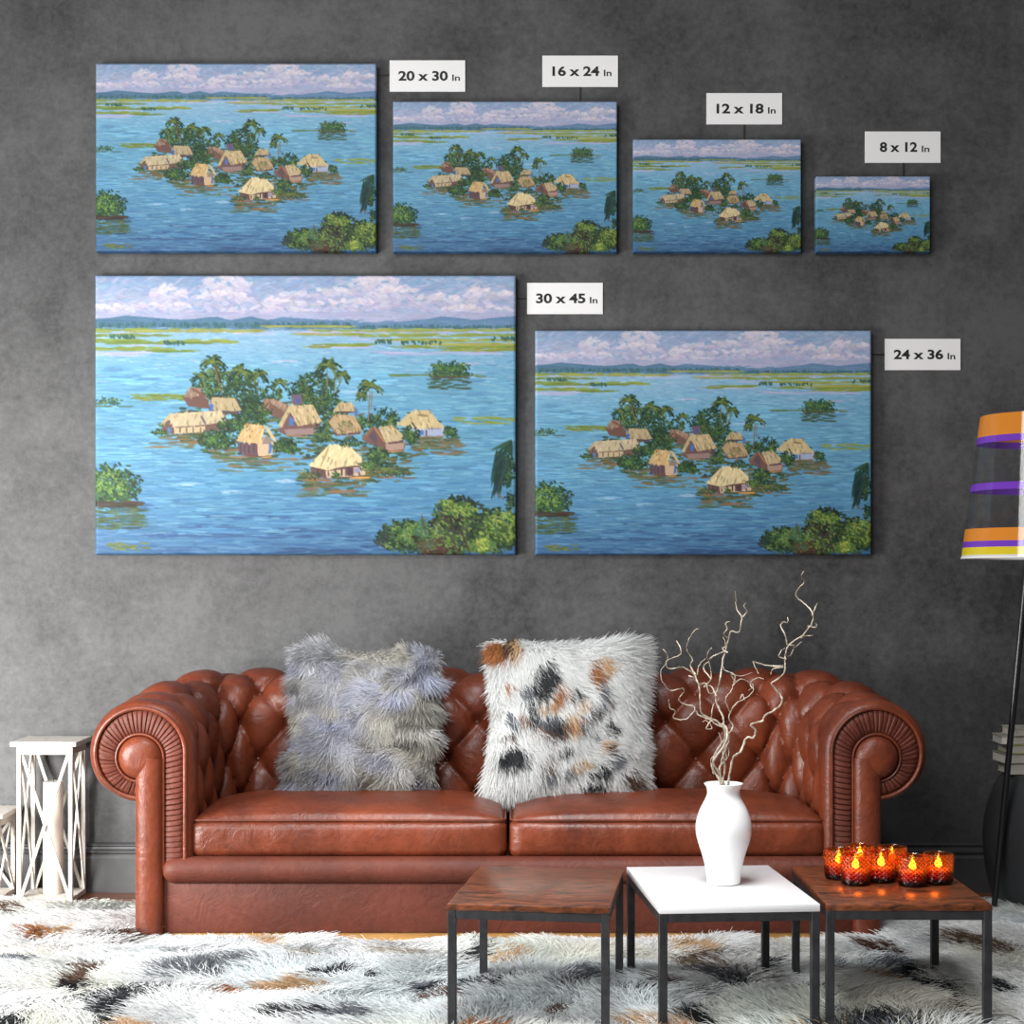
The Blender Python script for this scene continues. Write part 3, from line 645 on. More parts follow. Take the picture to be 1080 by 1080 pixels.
for s0, s1, nm in ((-SPLIT, SPLIT, 'backrest'), (SPLIT, LB+LC+LA, 'arm'), (-SPLIT, -(LB+LC+LA), 'arm')):
    mb = MB(); mb.grid(sweep(s0, s1)); part = mb.build(nm, LEATHER, SOFA, angle=70)
    for row in range(6):
        for k2 in range(-24, 25):
            if (k2+row) % 2: continue
            A = k2/2; sw = A*WCOL; s = sw if abs(sw) <= LB else math.copysign(LB+(abs(sw)-LB)/1.28, sw)
            if not (min(s0, s1) <= s < max(s0, s1)) or abs(s) > LB+LC+LA-.09: continue
            t = T0+row*HROW
            p = Vector(surf(s, t)); x, y, nx, ny, w = path(s); _, _, no, nz = prof_pt(t, 0)
            n_ = Vector((nx*no, ny*no, nz)); p = p+n_*.004
            bm = bmesh.new(); bmesh.ops.create_uvsphere(bm, u_segments=10, v_segments=6, radius=.0095)
            M = n_.to_track_quat('Z', 'Y').to_matrix()
            for v in bm.verts: v.co = M @ Vector((v.co.x, v.co.y, v.co.z*.55))+p
            mb = MB(); mb.bm(bm); mb.build('button', LEATHER, part)
    if nm == 'arm':
        sg = 1 if s1 > 0 else -1
        zc = ZT0-RR
        def fpt(o, z, y): return (sg*(XI+o), y, z)
        # front panel behind the pleats
        outer, inner = [], []
        N1, N2 = 240, 120
        RO, RI, CI = RR-.016, .062, (.133, .507)
        for i in range(N1+1):
            th = -PI/2-.10+(PI*1.5+.10)*i/N1
            outer.append((RR+RO*math.cos(th), zc+RO*math.sin(th))); inner.append((CI[0]+RI*math.cos(th), CI[1]+RI*math.sin(th)))
        for i in range(1, N2+1):
            f = i/N2
            outer.append((RR-RO, zc+(.225-zc)*f)); inner.append((CI[0]-RI, CI[1]+(.225-CI[1])*f))
        L_ = 0; us = [0]
        for a, b in zip(outer, outer[1:]): L_ += math.hypot(a[0]-b[0], a[1]-b[1]); us.append(L_)
        P = []
        for (oo, oz), (io, iz), u in zip(outer, inner, us):
            ph = (u/.0148) % 1; row = []
            rid = min(1, ph/.16, (1-ph)/.16)**.5*(.72+.28*ph)
            for j in range(9):
                v = j/8
                row.append(fpt(io+(oo-io)*v, iz+(oz-iz)*v, FY+.003-.0075*rid*(1-abs(2*v-1)**6)-.004*math.sin(PI*v)))
            P.append(row)
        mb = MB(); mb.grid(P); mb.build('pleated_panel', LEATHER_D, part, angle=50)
        mb = MB()
        P = [[fpt(CI[0]+(oo-CI[0])*v if False else io+(oo-io)*v, iz+(oz-iz)*v, FY+.007) for v in (-.55, 0, .5, 1.06)] for (oo, oz), (io, iz) in list(zip(outer, inner))[::4]]
        mb.grid(P); mb.build('front_panel', LEATHER_D, part, smooth=False)
        mb = MB()
        mb.tube([fpt(o, z, FY-.004) for o, z in [(RR+(RR-.012)*math.cos(a), zc+(RR-.012)*math.sin(a)) for a in np.linspace(-PI/2-.08, PI, 80)]+[(.012, z) for z in np.linspace(zc, .222, 20)[1:]]], .0058, 8)
        mb.tube([fpt(o, z, FY-.006) for o, z in [(CI[0]+.0635*math.cos(a), CI[1]+.0635*math.sin(a)) for a in np.linspace(-PI/2+.12, PI, 60)]+[(CI[0]-.0635, z) for z in np.linspace(CI[1], .2, 20)[1:]]], .0035, 8)
        mb.build('piping', LEATHER, part)
        # scroll pillar: round boss running down to the floor
        mb = MB()
        P = []
        for i in range(25):
            th = PI*i/24
            P.append([fpt(.108+.0375*math.cos(th), z, FY+.004-.032*math.sin(th)**.75) for z in np.linspace(.0095, CI[1], 30)])
        mb.grid(P)
        P = []
        for i in range(15):
            f = i/14; r = .0605*f
            P.append([fpt(CI[0]+r*math.cos(a), CI[1]+r*math.sin(a), FY+.004-.033*(1-f**3.2)**.6) for a in np.linspace(0, 2*PI, 49)[:-1]])
        mb.grid(P, cv=True)
        mb.build('scroll_pillar', LEATHER, part, angle=60)
# rail, apron and plinth
mb = MB()
xs = [-.932+.036*(1-math.cos(a)) for a in np.linspace(0, PI/2, 7)]; rs = [.002+.0345*math.sin(a) for a in np.linspace(0, PI/2, 7)]
xs2 = xs+list(np.linspace(-.88, .88, 40))+[-x for x in reversed(xs)]; rs2 = rs+[.0365]*40+list(reversed(rs))
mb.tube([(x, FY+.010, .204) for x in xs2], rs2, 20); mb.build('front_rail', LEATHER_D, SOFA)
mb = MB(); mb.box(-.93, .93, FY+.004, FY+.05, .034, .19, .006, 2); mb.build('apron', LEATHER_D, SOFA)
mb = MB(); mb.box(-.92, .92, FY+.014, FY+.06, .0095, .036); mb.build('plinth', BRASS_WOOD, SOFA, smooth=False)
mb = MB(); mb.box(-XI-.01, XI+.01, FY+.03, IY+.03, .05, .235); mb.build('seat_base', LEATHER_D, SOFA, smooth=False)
def cushion(x0, x1):
    y0, y1, z0, z1, r = FY+.012, IY+.015, .232, .338, .026
    bm = bmesh.new(); bmesh.ops.create_cube(bm, size=2); bmesh.ops.subdivide_edges(bm, edges=bm.edges[:], cuts=40, use_grid_fill=True)
    hx, hy, hz = (x1-x0)/2, (y1-y0)/2, (z1-z0)/2; c = Vector(((x0+x1)/2, (y0+y1)/2, (z0+z1)/2))
    rn = random.Random(int(x0*1000))
    ph = [rn.uniform(0, 6) for _ in range(6)]
    for v in bm.verts:
        u = v.co.copy()
        p = Vector((u.x*hx, u.y*hy, u.z*hz)); core = Vector((max(-hx+r, min(hx-r, p.x)), max(-hy+r, min(hy-r, p.y)), max(-hz+r, min(hz-r, p.z))))
        d = p-core
        if d.length > 1e-6: p = core+d.normalized()*r
        cr = max(0, 1-u.x**4)*max(0, 1-abs(u.y)**3)
        if u.z > 0: p.z += .046*cr**.75*u.z
        # front face bulges and puckers a little along its seam
        if u.y < 0: p.y -= .010*max(0, 1-u.z*u.z)*(1-u.x**6)
        wr = math.sin(u.x*19+ph[0])*math.sin(u.x*7+ph[1])+.6*math.sin(u.x*37+ph[2])
        p.y += .0022*wr*(1-abs(u.z))*(u.y < -.9); p.z += .0012*wr*(u.z > .5)*(1-abs(u.y))
        v.co = p+c
    mb = MB(); mb.bm(bm); o = mb.build('seat_cushion', LEATHER, SOFA, angle=80)
    pts = []
    e = .012
    for xx in np.linspace(x0+r, x1-r, 40): pts.append((xx, y0+e*.35, z1-e*.4+.003))
    for i in range(1, 6): a = PI/2*i/5; pts.append((x1-r+math.sin(a)*(r-.004), y0+r-math.cos(a)*(r-.004), z1-e*.4+.003))
    for yy in np.linspace(y0+r+.02, y1-r, 12): pts.append((x1-.004, yy, z1-.004))
    pl = list(reversed([(x0+x1-p[0], p[1], p[2]) for p in pts[40:]]))
    mb = MB(); mb.tube(pl+pts, .0028, 8); mb.build('piping', LEATHER, o)
cushion(-.862, -.004); cushion(.002, .862)

# ------------------------------------------------------------------ fur
def vnoise(x, y, sc, seed):
    """smooth 2-D value noise in 0..1"""
    r = np.random.RandomState(seed); G = r.rand(64, 64)
    x = np.asarray(x)*sc+100; y = np.asarray(y)*sc+100
    xi, yi = np.floor(x).astype(int), np.floor(y).astype(int); fx, fy = x-xi, y-yi
    fx = fx*fx*(3-2*fx); fy = fy*fy*(3-2*fy)
    g = lambda a, b: G[a % 64, b % 64]
    return (g(xi, yi)*(1-fx)+g(xi+1, yi)*fx)*(1-fy)+(g(xi, yi+1)*(1-fx)+g(xi+1, yi+1)*fx)*fy
def fur(name, root, nrm, lean, length, cols, mat, parent, r0=.0013, r1=.00025, K=5, droop=.35, curl=.012):
    """root, nrm, lean: (N,3); a lock starts along nrm and bends over towards lean"""
    N = len(root); t = np.linspace(0, 1, K)[None, :, None]
    Lh = length[:, None, None]
    ph = NR.uniform(0, 6.28, (N, 1, 1))
    side = np.cross(nrm, lean); side /= np.linalg.norm(side, axis=1, keepdims=True)+1e-9
    P = root[:, None, :]+Lh*(t*(1-.55*t))*nrm[:, None, :]*.55+Lh*(t**1.25)*lean[:, None, :]+side[:, None, :]*np.sin(t*4+ph)*t*curl
    P[:, :, 2] -= (Lh*droop*.5*t*t)[:, :, 0]
    cu = bpy.data.hair_curves.new(name); cu.add_curves([K]*N)
    cu.attributes['position'].data.foreach_set('vector', P.astype(np.float32).ravel())
    ra = cu.attributes.get('radius') or cu.attributes.new('radius', 'FLOAT', 'POINT')
    rad = (r0*(1-t[0, :, 0])**.8+r1)[None, :]*NR.uniform(.7, 1.3, (N, 1))
    ra.data.foreach_set('value', rad.astype(np.float32).ravel())
    ca = cu.attributes.new('fur_tint', 'FLOAT_COLOR', 'CURVE')
    c4 = np.ones((N, 4), np.float32); c4[:, :3] = np.clip(cols, 0, 1); ca.data.foreach_set('color', c4.ravel())
    cu.materials.append(mat)
    o = bpy.data.objects.new(name, cu); COL.objects.link(o); o.parent = parent; o['kind'] = 'stuff'
    return o

# rug: backing and long pile with dark, brown and tan patches
mb = MB()
RX0, RX1, RY0, RY1 = -1.95, 1.95, -2.25, -.30
nx_, ny_ = 60, 30
mb.box(RX0, RX1, RY0, RY1, .001, .008); RUG = mb.build('fur_rug', BACKING, smooth=False)
tag(RUG, 'shaggy white fur rug with black, brown and tan patches under sofa and tables', 'rug')
def floor_pt(px, py, z=.045):
    d = (.976-z)*1700/(py-615); return (px-540)*d/1700, d-5.1
patches = []   # x, y, rx, ry, colour
BK, GR, BR, OR, TN = (.016, .018, .022), (.14, .15, .17), (.10, .055, .036), (.36, .15, .055), (.50, .34, .20)
for px, py, w, h, c in ((53, 1053, 24, 10, BK), (98, 1047, 34, 12, BK), (147, 1052, 24, 16, BK), (82, 1031, 22, 8, BK), (120, 1068, 20, 10, BK), (20, 1062, 22, 9, GR), (218, 1018, 24, 6, BK), (206, 1020, 34, 8, GR), (270, 1009, 24, 7, GR), (349, 1022, 14, 6, BK), (387, 1022, 16, 5, BK),
        (311, 1067, 26, 7, BK), (345, 1062, 16, 6, BK), (378, 1058, 22, 10, GR), (18, 958, 24, 5, BR), (49, 976, 13, 8, OR), (75, 975, 26, 6, TN), (118, 982, 20, 5, BR), (95, 1020, 16, 9, BR), (311, 1033, 40, 9, TN), (231, 1036, 18, 5, OR), (436, 1033, 26, 9, GR), (452, 1046, 18, 7, BR),
        (495, 1000, 8, 10, BK), (449, 1036, 16, 9, BK), (496, 1044, 20, 7, BR), (489, 1062, 8, 5, OR), (529, 1008, 14, 7, TN), (505, 1034, 14, 6, BK), (538, 1029, 12, 8, BK), (618, 1018, 26, 8, GR), (632, 1022, 12, 7, BK), (660, 1040, 18, 10, BK), (590, 1060, 16, 8, BR), (605, 1034, 12, 6, GR),
        (718, 1038, 20, 11, BR), (745, 1008, 26, 14, (.20, .15, .11)), (770, 1022, 26, 8, GR), (800, 1010, 14, 9, BK), (745, 1066, 18, 5, BK), (722, 994, 26, 6, TN), (945, 996, 16, 5, BR), (930, 1012, 30, 9, GR), (958, 1018, 26, 9, BK), (966, 1030, 22, 8, BK), (1000, 1042, 20, 10, BK), (925, 1024, 20, 6, TN),
        (1022, 988, 22, 8, (.16, .11, .07)), (1056, 994, 22, 8, (.20, .14, .09)), (1070, 1036, 18, 8, BK), (890, 1062, 10, 9, GR), (850, 1035, 14, 6, BK), (30, 1010, 30, 9, GR), (870, 1010, 18, 6, GR), (985, 1063, 12, 8, BR), (430, 1000, 30, 5, (.45, .40, .34)), (270, 990, 16, 5, TN), (330, 1000, 20, 5, (.4, .33, .25))):
    x, y = floor_pt(px, py); d = y+5.1
    patches.append((x, y, .88*w*d/1700, .88*h*d*d/1700/.93, c))
for _ in range(46):
    x, y = NR.uniform(RX0, RX1), NR.uniform(RY0, -1.6)
    patches.append((x, y, NR.uniform(.03, .09), NR.uniform(.03, .08), (BK, GR, BR, TN, OR)[NR.randint(5)]))
for _ in range(24):
    x, y = NR.choice((-1, 1))*NR.uniform(1.62, 1.95), NR.uniform(-1.6, -.3)
    patches.append((x, y, NR.uniform(.03, .09), NR.uniform(.03, .08), (BK, GR, BR, TN, OR)[NR.randint(5)]))
def rug_points(n, y0, y1):
    x = NR.uniform(RX0, RX1, n); y = NR.uniform(y0, y1, n)
    sx, sy = x+.010, y+.41
    under = (abs(sx) < 1.005) & (sy > FY-.012) & (sy < .25)
    k = ~under
    return x[k], y[k]
x1, y1 = rug_points(235000, -1.62, RY1); x2, y2 = rug_points(40000, RY0, -1.62)
x, y = np.concatenate([x1, x2]), np.concatenate([y1, y2]); N = len(x)
tone = vnoise(x, y, 5, 1)*.6+vnoise(x, y, 14, 2)*.4
warm = vnoise(x, y, 4, 3)
cols = np.stack([.71+.23*tone+.03*(warm-.5), .72+.21*tone, .72+.20*tone-.20*np.clip(warm-.5, 0, 1)], -1)
cool = np.clip(vnoise(x, y, 3.4, 14)-.47, 0, 1)*.46
cols *= 1-np.stack([cool*.9, cool*.62, cool*.5], -1)
cols *= NR.uniform(.78, 1.06, (N, 1))
wxn, wyn = (vnoise(x, y, 16, 4)-.5)*.05+(vnoise(x, y, 45, 6)-.5)*.03, (vnoise(x, y, 16, 5)-.5)*.05+(vnoise(x, y, 45, 7)-.5)*.03
for (cx, cy, rx, ry, c) in patches:
    q = ((x+wxn-cx)/rx)**2+((y+wyn-cy)/ry)**2
    m = (q < NR.uniform(.25, 1.5, N))[:, None]
    cols = np.where(m, np.array(c)*NR.uniform(.7, 1.35, (N, 1)), cols)
ang = vnoise(x, y, 2.6, 8)*9.0+vnoise(x, y, 8, 9)*2.4+NR.normal(0, .28, N)
# locks: strands near each other lean to a common tip
lx, ly = np.round((x+.02*NR.normal(size=N))/.035)*.035, np.round((y+.02*NR.normal(size=N))/.035)*.035
lean = np.stack([np.cos(ang)*.62, np.sin(ang)*.45, np.full(N, .30)], -1)
lean[:, 0] += (lx-x)*5; lean[:, 1] += (ly-y)*5
root = np.stack([x, y, np.full(N, .007)], -1); nrm = np.tile(np.array([0, 0, 1.0]), (N, 1)); nrm[:, :2] += NR.normal(0, .16, (N, 2))
length = (.046+.058*vnoise(x, y, 9, 10))*NR.uniform(.75, 1.25, N)
sd_ = (FY-(y+.41))
near = np.clip(sd_/.10, 0, 1); near = np.where((abs(x+.01) < 1.02) & (sd_ < .10) & (sd_ > -.05), near, 1.0)
length *= .55+.45*near; lean[:, 1] -= (1-near)*.35
fur('pile', root, nrm, lean, length, cols, FUR, RUG, r0=.00125, r1=.0003, K=5, droop=.22, curl=.008)

# pillows
def pillow(loc, w, h, th, tilt, rz, roll, name, label, n, colf, dirf, flen, group):
    """core cushion with pinched corners, leaning back; fur child"""
    root = empty(name, loc, label, 'cushion', group); root.rotation_euler = (tilt, roll, rz)
    M = 26; core = MB()
    def shp(u, v, side):
        pin = 1-.085*(1-abs(u)**2)*abs(v)**6; pin2 = 1-.08*(1-abs(v)**2)*abs(u)**6
        d = th*.5*max(0, (1-u**4)*(1-v**4))**.55
        return (u*w/2*pin2, side*d, h/2+v*h/2*pin)
    for side in (-1, 1):
        core.grid([[shp(-1+2*i/M, -1+2*j/M, side) for j in range(M+1)] for i in range(M+1)])
    mcol = colf(np.array([0.]), np.array([0.]))[0]
    cm = pbr(name+'_hide', tuple(float(c)*.8 for c in mcol), .9)
    c = core.build('cushion_body', cm, root, angle=80)
    u = NR.uniform(-1, 1, n); v = NR.uniform(-1, 1, n); e = int(n*.22)   # extra strands at the rim
    k = NR.randint(0, 4, e); q = NR.uniform(-1, 1, e)
    u[:e] = np.where(k == 0, -1, np.where(k == 1, 1, q)); v[:e] = np.where(k == 2, -1, np.where(k == 3, 1, q))
    u[:e] *= NR.uniform(.94, 1, e); v[:e] *= NR.uniform(.94, 1, e)
    pu = 1-.085*(1-u**2)*abs(v)**6; pv = 1-.08*(1-v**2)*abs(u)**6
    back = NR.rand(n) < .16; sd = np.where(back, 1.0, -1.0)
    D = lambda a, b: th*.5*np.maximum(0, (1-a**4)*(1-b**4))**.55
    rt = np.stack([u*w/2*pv, sd*D(u, v), h/2+v*h/2*pu], -1)
    nr = np.stack([np.sign(u)*abs(u)**5*1.4, sd*(1.05-np.maximum(abs(u), abs(v))**6), np.sign(v)*abs(v)**5*1.4], -1); nr /= np.linalg.norm(nr, axis=1, keepdims=True)
    a = dirf(u, v, n)
    ln = np.stack([np.cos(a)*.85, np.full(n, -.05)*1.0, np.sin(a)*.85], -1)
    edge = np.maximum(abs(u), abs(v))**8
    ln = ln*(1-edge[:, None]*.55)+nr*edge[:, None]*.6
    L = flen*NR.uniform(.7, 1.3, n)*(.8+.4*vnoise(u, v, 3, 21))
    fur('fur', rt, nr, ln, L, colf(u, v), FUR, root, r0=.00085, r1=.0002, K=6, droop=.2, curl=.007)
    return root
def grey_cols(u, v):
    n = len(u); wu = (vnoise(u, v, 7, 36)-.5)*.2; a = vnoise(u+wu, v*1.9+wu, 3.6, 31); b = vnoise(u, v*1.6, 8, 32); c = vnoise(u*.8+wu, v*1.8, 3.0, 33)
    t = (.17+.38*a+.20*b)[:, None]*.92
    blue = np.array([.86, .91, 1.13]); tan = np.array([1.04, 1.0, .90])
    mixv = np.clip((c-.3)*1.8+v*.25-u*.2, 0, 1)[:, None]
    col = t*(tan*(1-mixv)+blue*mixv)
    dk = (vnoise(u+wu, v*2.4, 4.4, 34) < .2)[:, None]
    return np.where(dk, col*.45, col)*NR.uniform(.75, 1.3, (n, 1))
def spot_cols(u, v):
    n = len(u)
    col = np.tile(np.array([.84, .85, .84]), (n, 1))*(.82+.2*vnoise(u, v, 5, 41))[:, None]*NR.uniform(.85, 1.05, (n, 1))
    spots = ((-.42, .48, .10, .2, BK), (-.30, .58, .08, .16, BK), (-.60, .34, .07, .12, GR), (-.5, .12, .05, .1, BK), (-.44, .0, .06, .12, BK), (.02, .36, .08, .07, BK), (.4, .42, .05, .14, GR), (.34, .14, .05, .12, GR), (-.30, -.06, .14, .12, GR), (-.16, -.12, .10, .12, BK), (-.26, -.20, .08, .10, BR),
             (.14, -.1, .06, .14, GR), (.56, -.13, .09, .08, BK), (.52, -.1, .06, .1, BK), (-.76, -.10, .07, .09, GR), (-.72, -.52, .08, .10, BK), (-.82, -.6, .05, .12, BK), (-.3, -.56, .05, .16, BR), (.40, -.72, .14, .06, BK), (.40, -.86, .16, .05, BK), (.18, -.88, .10, .04, BK), (-.05, -.68, .09, .06, GR), (-.26, -.76, .07, .07, GR), (.62, -.62, .10, .07, GR),
             (-.20, .30, .08, .12, OR), (-.28, .20, .12, .06, TN), (.10, .2, .07, .06, TN), (.0, -.05, .07, .14, TN), (-.02, -.1, .05, .07, OR), (.26, .07, .05, .06, BR), (-.62, .02, .05, .04, OR), (-.4, -.16, .03, .04, OR), (.32, .60, .08, .14, OR), (.46, .7, .06, .1, TN), (-.86, .86, .16, .10, OR), (-.76, .93, .08, .1, BR), (-.66, .9, .06, .1, TN),
             (.45, -.46, .14, .07, TN), (.5, -.5, .06, .06, BR), (.1, -.62, .16, .05, TN), (-.8, -.3, .08, .05, BR), (.84, -.86, .1, .14, BR), (-.82, .35, .04, .08, OR), (.5, .2, .04, .1, BR), (.3, -.3, .06, .1, GR), (-.05, -.36, .08, .05, BK))
    wu, wv = (vnoise(u, v, 9, 42)-.5)*.09, (vnoise(u, v, 9, 43)-.5)*.09
    for cx, cy, rx, ry, c in spots:
        m = (((u+wu-cx)/rx)**2+((v+wv-cy)/ry)**2 < NR.uniform(.75, 1.45, n))[:, None]
        col = np.where(m, np.array(c)*NR.uniform(.7, 1.5, (n, 1)), col)
    return col
pillow((-.432, -.447, .387), .395, .395, .13, math.radians(-14), 0, math.radians(1.0), 'fur_cushion', 'silvery blue grey fur cushion on the left half of the sofa', 42000, grey_cols,
       lambda u, v, n: -PI/2-.5+(vnoise(u, v*1.5, 3.4, 35)-.5)*3.4+NR.normal(0, 0.3, n), .051, 'fur cushions on the sofa')
pillow((.148, -.480, .394), .412, .415, .14, math.radians(-15), math.radians(2), math.radians(.8), 'fur_cushion', 'white fur cushion spotted black and tan against the middle of the sofa back', 42000, spot_cols,
       lambda u, v, n: -PI*.26+(vnoise(u, v, 2.2, 45)-.5)*1.8+NR.normal(0, 0.25, n), .053, 'fur cushions on the sofa')

# ------------------------------------------------------------------ side tables
def side_table(corner, rz, w, dpt, top_mat, label, th):
    """corner = front-left corner on the floor"""
    H = .293
    t = empty('side_table', (corner[0], corner[1], 0), label, 'side table', 'three small side tables in a row', rz)
    mb = MB(); mb.box(0, w, 0, dpt, H-th, H, .0015, 2); mb.build('tabletop', top_mat, t)
    q = .0185; z1 = H-th
    mb = MB()
    mb.box(q, w-q, .001, q, z1-q, z1, .0008, 1); mb.box(q, w-q, dpt-q, dpt-.001, z1-q, z1, .0008, 1)
    mb.box(.001, q, q, dpt-q, z1-q, z1, .0008, 1); mb.box(w-q, w-.001, q, dpt-q, z1-q, z1, .0008, 1)
    mb.build('frame', BLACK_METAL, t)
    for x_ in (0, w-q):
        for y_ in (0, dpt-q):
            mb = MB(); mb.box(x_+.0005, x_+q-.0005, y_+.0005, y_+q-.0005, .008, z1, .0008, 1); mb.build('leg', BLACK_METAL, t)
    return t
side_table((-.138, 3.437-5.1, 0), math.radians(-7.6), .346, .465, WOOD, 'empty low side table with dark wood top in front of the sofa', .0145)
side_table((.311, 3.405-5.1, 0), math.radians(4.3), .346, .475, WHITE_GLOSS, 'low side table with glossy white top holding the white vase', .0165)
side_table((.6685, 3.428-5.1, 0), math.radians(-.9), .352, .472, WOOD, 'low side table with dark wood top holding the candle glasses', .0145)

# vase
VX, VY, VZ = .481, 3.665-5.1, .2935
vase = MB()
prof = [(0, 0), (.036, 0), (.0385, .003), (.0385, .012), (.040, .03), (.0485, .065), (.0585, .093), (.0640, .118), (.0630, .140), (.0555, .165), (.0455, .184), (.0390, .197), (.0370, .207), (.0385, .217), (.0440, .2255), (.0442, .2275), (.0425, .228), (.0370, .219), (.0350, .208), (.0370, .196), (.043, .183), (.053, .163), (.060, .138), (.060, .116), (.05, .08), (.034, .03), (0, .02)]
def smooth_prof(p, n=3):
    for _ in range(n-1):
        q = [p[0]]
        for a, b in zip(p, p[1:]): q += [(a[0]*.75+b[0]*.25, a[1]*.75+b[1]*.25), (a[0]*.25+b[0]*.75, a[1]*.25+b[1]*.75)]
        p = q+[p[-1]]
    return p
vase.lathe(smooth_prof(prof, 3), 64); v_ = vase.build('vase', CERAMIC, angle=80); v_.location = (VX, VY, VZ)
tag(v_, 'glossy white baluster vase standing on the white side table', 'vase')

# dried branches standing in the vase; coordinates in a 4.154x sketch of the spray, turned into metres
KB = 3.665/1700
def bpt(p, y): return ((640+p[0]/4.154-540)*KB-VX, y, .976-(600+p[1]/4.154-615)*KB-VZ)
sprays = [
 ('tallest middle twig of the dried spray, rising nearly straight from the vase', .03, 2.6, [
  [(506, 1040), (505, 955), (490, 900), (470, 850), (500, 790), (525, 740), (520, 690), (520, 650), (495, 610), (485, 560), (500, 490), (520, 430), (535, 370), (545, 310), (555, 275), (585, 275), (600, 230), (605, 210), (585, 175), (575, 130), (572, 100)],
  [(605, 210), (622, 190), (618, 170), (628, 152)], [(545, 305), (525, 285), (540, 262), (528, 245), (548, 232)], [(535, 370), (515, 350), (528, 338), (520, 300)],
  [(485, 560), (460, 520), (432, 522), (462, 485), (466, 430), (448, 380), (466, 348)], [(466, 400), (484, 380), (505, 375), (528, 366)], [(462, 485), (436, 450), (436, 425), (460, 408)]]),
 ('longest curling branch of the dried spray, reaching up to the right above the sofa', -.02, 2.6, [
  [(515, 1040), (528, 950), (540, 870), (545, 820), (580, 795), (605, 745), (640, 735), (650, 705), (630, 680), (675, 665), (685, 635), (720, 615), (750, 590), (755, 555), (725, 520), (717, 495), (745, 475), (765, 450), (770, 400), (780, 360), (790, 335), (830, 305), (855, 290), (870, 255), (885, 235), (887, 190), (860, 155), (830, 120), (835, 85), (852, 60), (832, 30), (846, 12)],
  [(770, 390), (735, 380), (742, 362), (772, 345)], [(766, 430), (735, 435), (718, 462)], [(770, 424), (700, 425), (650, 408), (638, 412), (656, 456)], [(778, 330), (765, 290), (750, 250), (762, 232), (780, 238), (790, 212)],
  [(790, 335), (812, 330), (825, 345), (850, 318)], [(845, 300), (888, 288)], [(872, 250), (900, 250), (904, 236)], [(887, 200), (895, 170), (912, 148)], [(800, 350), (790, 380), (762, 372)]]),
 ('knotted right hand twig of the dried spray, arching over toward the right arm', .06, 2.2, [
  [(500, 1040), (505, 940), (500, 880), (532, 830), (525, 790), (545, 745), (572, 700), (552, 660), (580, 600), (618, 578), (650, 560), (670, 540), (660, 515), (690, 487), (717, 495)],
  [(560, 640), (540, 600), (542, 570), (562, 540), (586, 492), (580, 470), (546, 452), (534, 428)], [(566, 520), (602, 490), (640, 500), (664, 522), (640, 540)], [(605, 582), (615, 560), (622, 585)], [(582, 500), (560, 470), (600, 478), (660, 462)]]),
 ('upper left branch of the dried spray, forking toward the fur cushion', .0, 2.4, [
  [(510, 1040), (500, 945), (465, 870), (470, 840), (520, 760), (525, 700), (500, 680), (480, 665), (430, 640), (405, 610), (406, 560), (400, 510), (390, 465), (350, 440), (320, 430), (275, 437), (265, 405), (310, 380), (320, 345), (306, 315)],
  [(266, 405), (268, 378), (245, 352)], [(388, 462), (365, 420), (378, 395), (355, 350), (362, 310), (385, 270), (402, 262)], [(392, 462), (404, 430), (432, 392)], [(400, 510), (440, 505), (450, 540), (480, 545)], [(360, 470), (388, 482), (400, 500)]]),
 ('low left twig of the dried spray, drooping sideways over the sofa seat', -.05, 2.0, [
  [(496, 1040), (500, 950), (515, 860), (500, 800), (520, 740), (512, 692), (470, 670), (440, 655), (400, 635), (375, 615), (350, 645), (310, 652), (283, 640), (290, 620), (265, 600), (260, 566)],
  [(376, 616), (370, 600), (330, 590), (308, 575), (303, 555), (320, 530), (310, 516), (270, 522), (230, 492), (218, 465), (226, 437), (255, 410)], [(440, 655), (425, 685), (445, 688), (430, 655), (408, 660)], [(440, 650), (450, 590), (475, 560)]]),
 ('short thin twig of the dried spray, pressed close to the vase neck', .02, 1.7, [
  [(520, 1040), (520, 960), (500, 900), (510, 840), (530, 780), (540, 820), (520, 850), (515, 900)], [(470, 900), (460, 840), (480, 800), (500, 760), (496, 720)]]),
]
def crom(pts, n=5):
    out = []
    P = [pts[0]]+list(pts)+[pts[-1]]
    for i in range(1, len(P)-2):
        a, b, c, d = (np.array(q, float) for q in (P[i-1], P[i], P[i+1], P[i+2]))
        for k in range(n):
            t = k/n; out.append(.5*((2*b)+(c-a)*t+(2*a-5*b+4*c-d)*t*t+(3*b-a-3*c+d)*t**3))
    out.append(np.array(P[-2], float)); return out
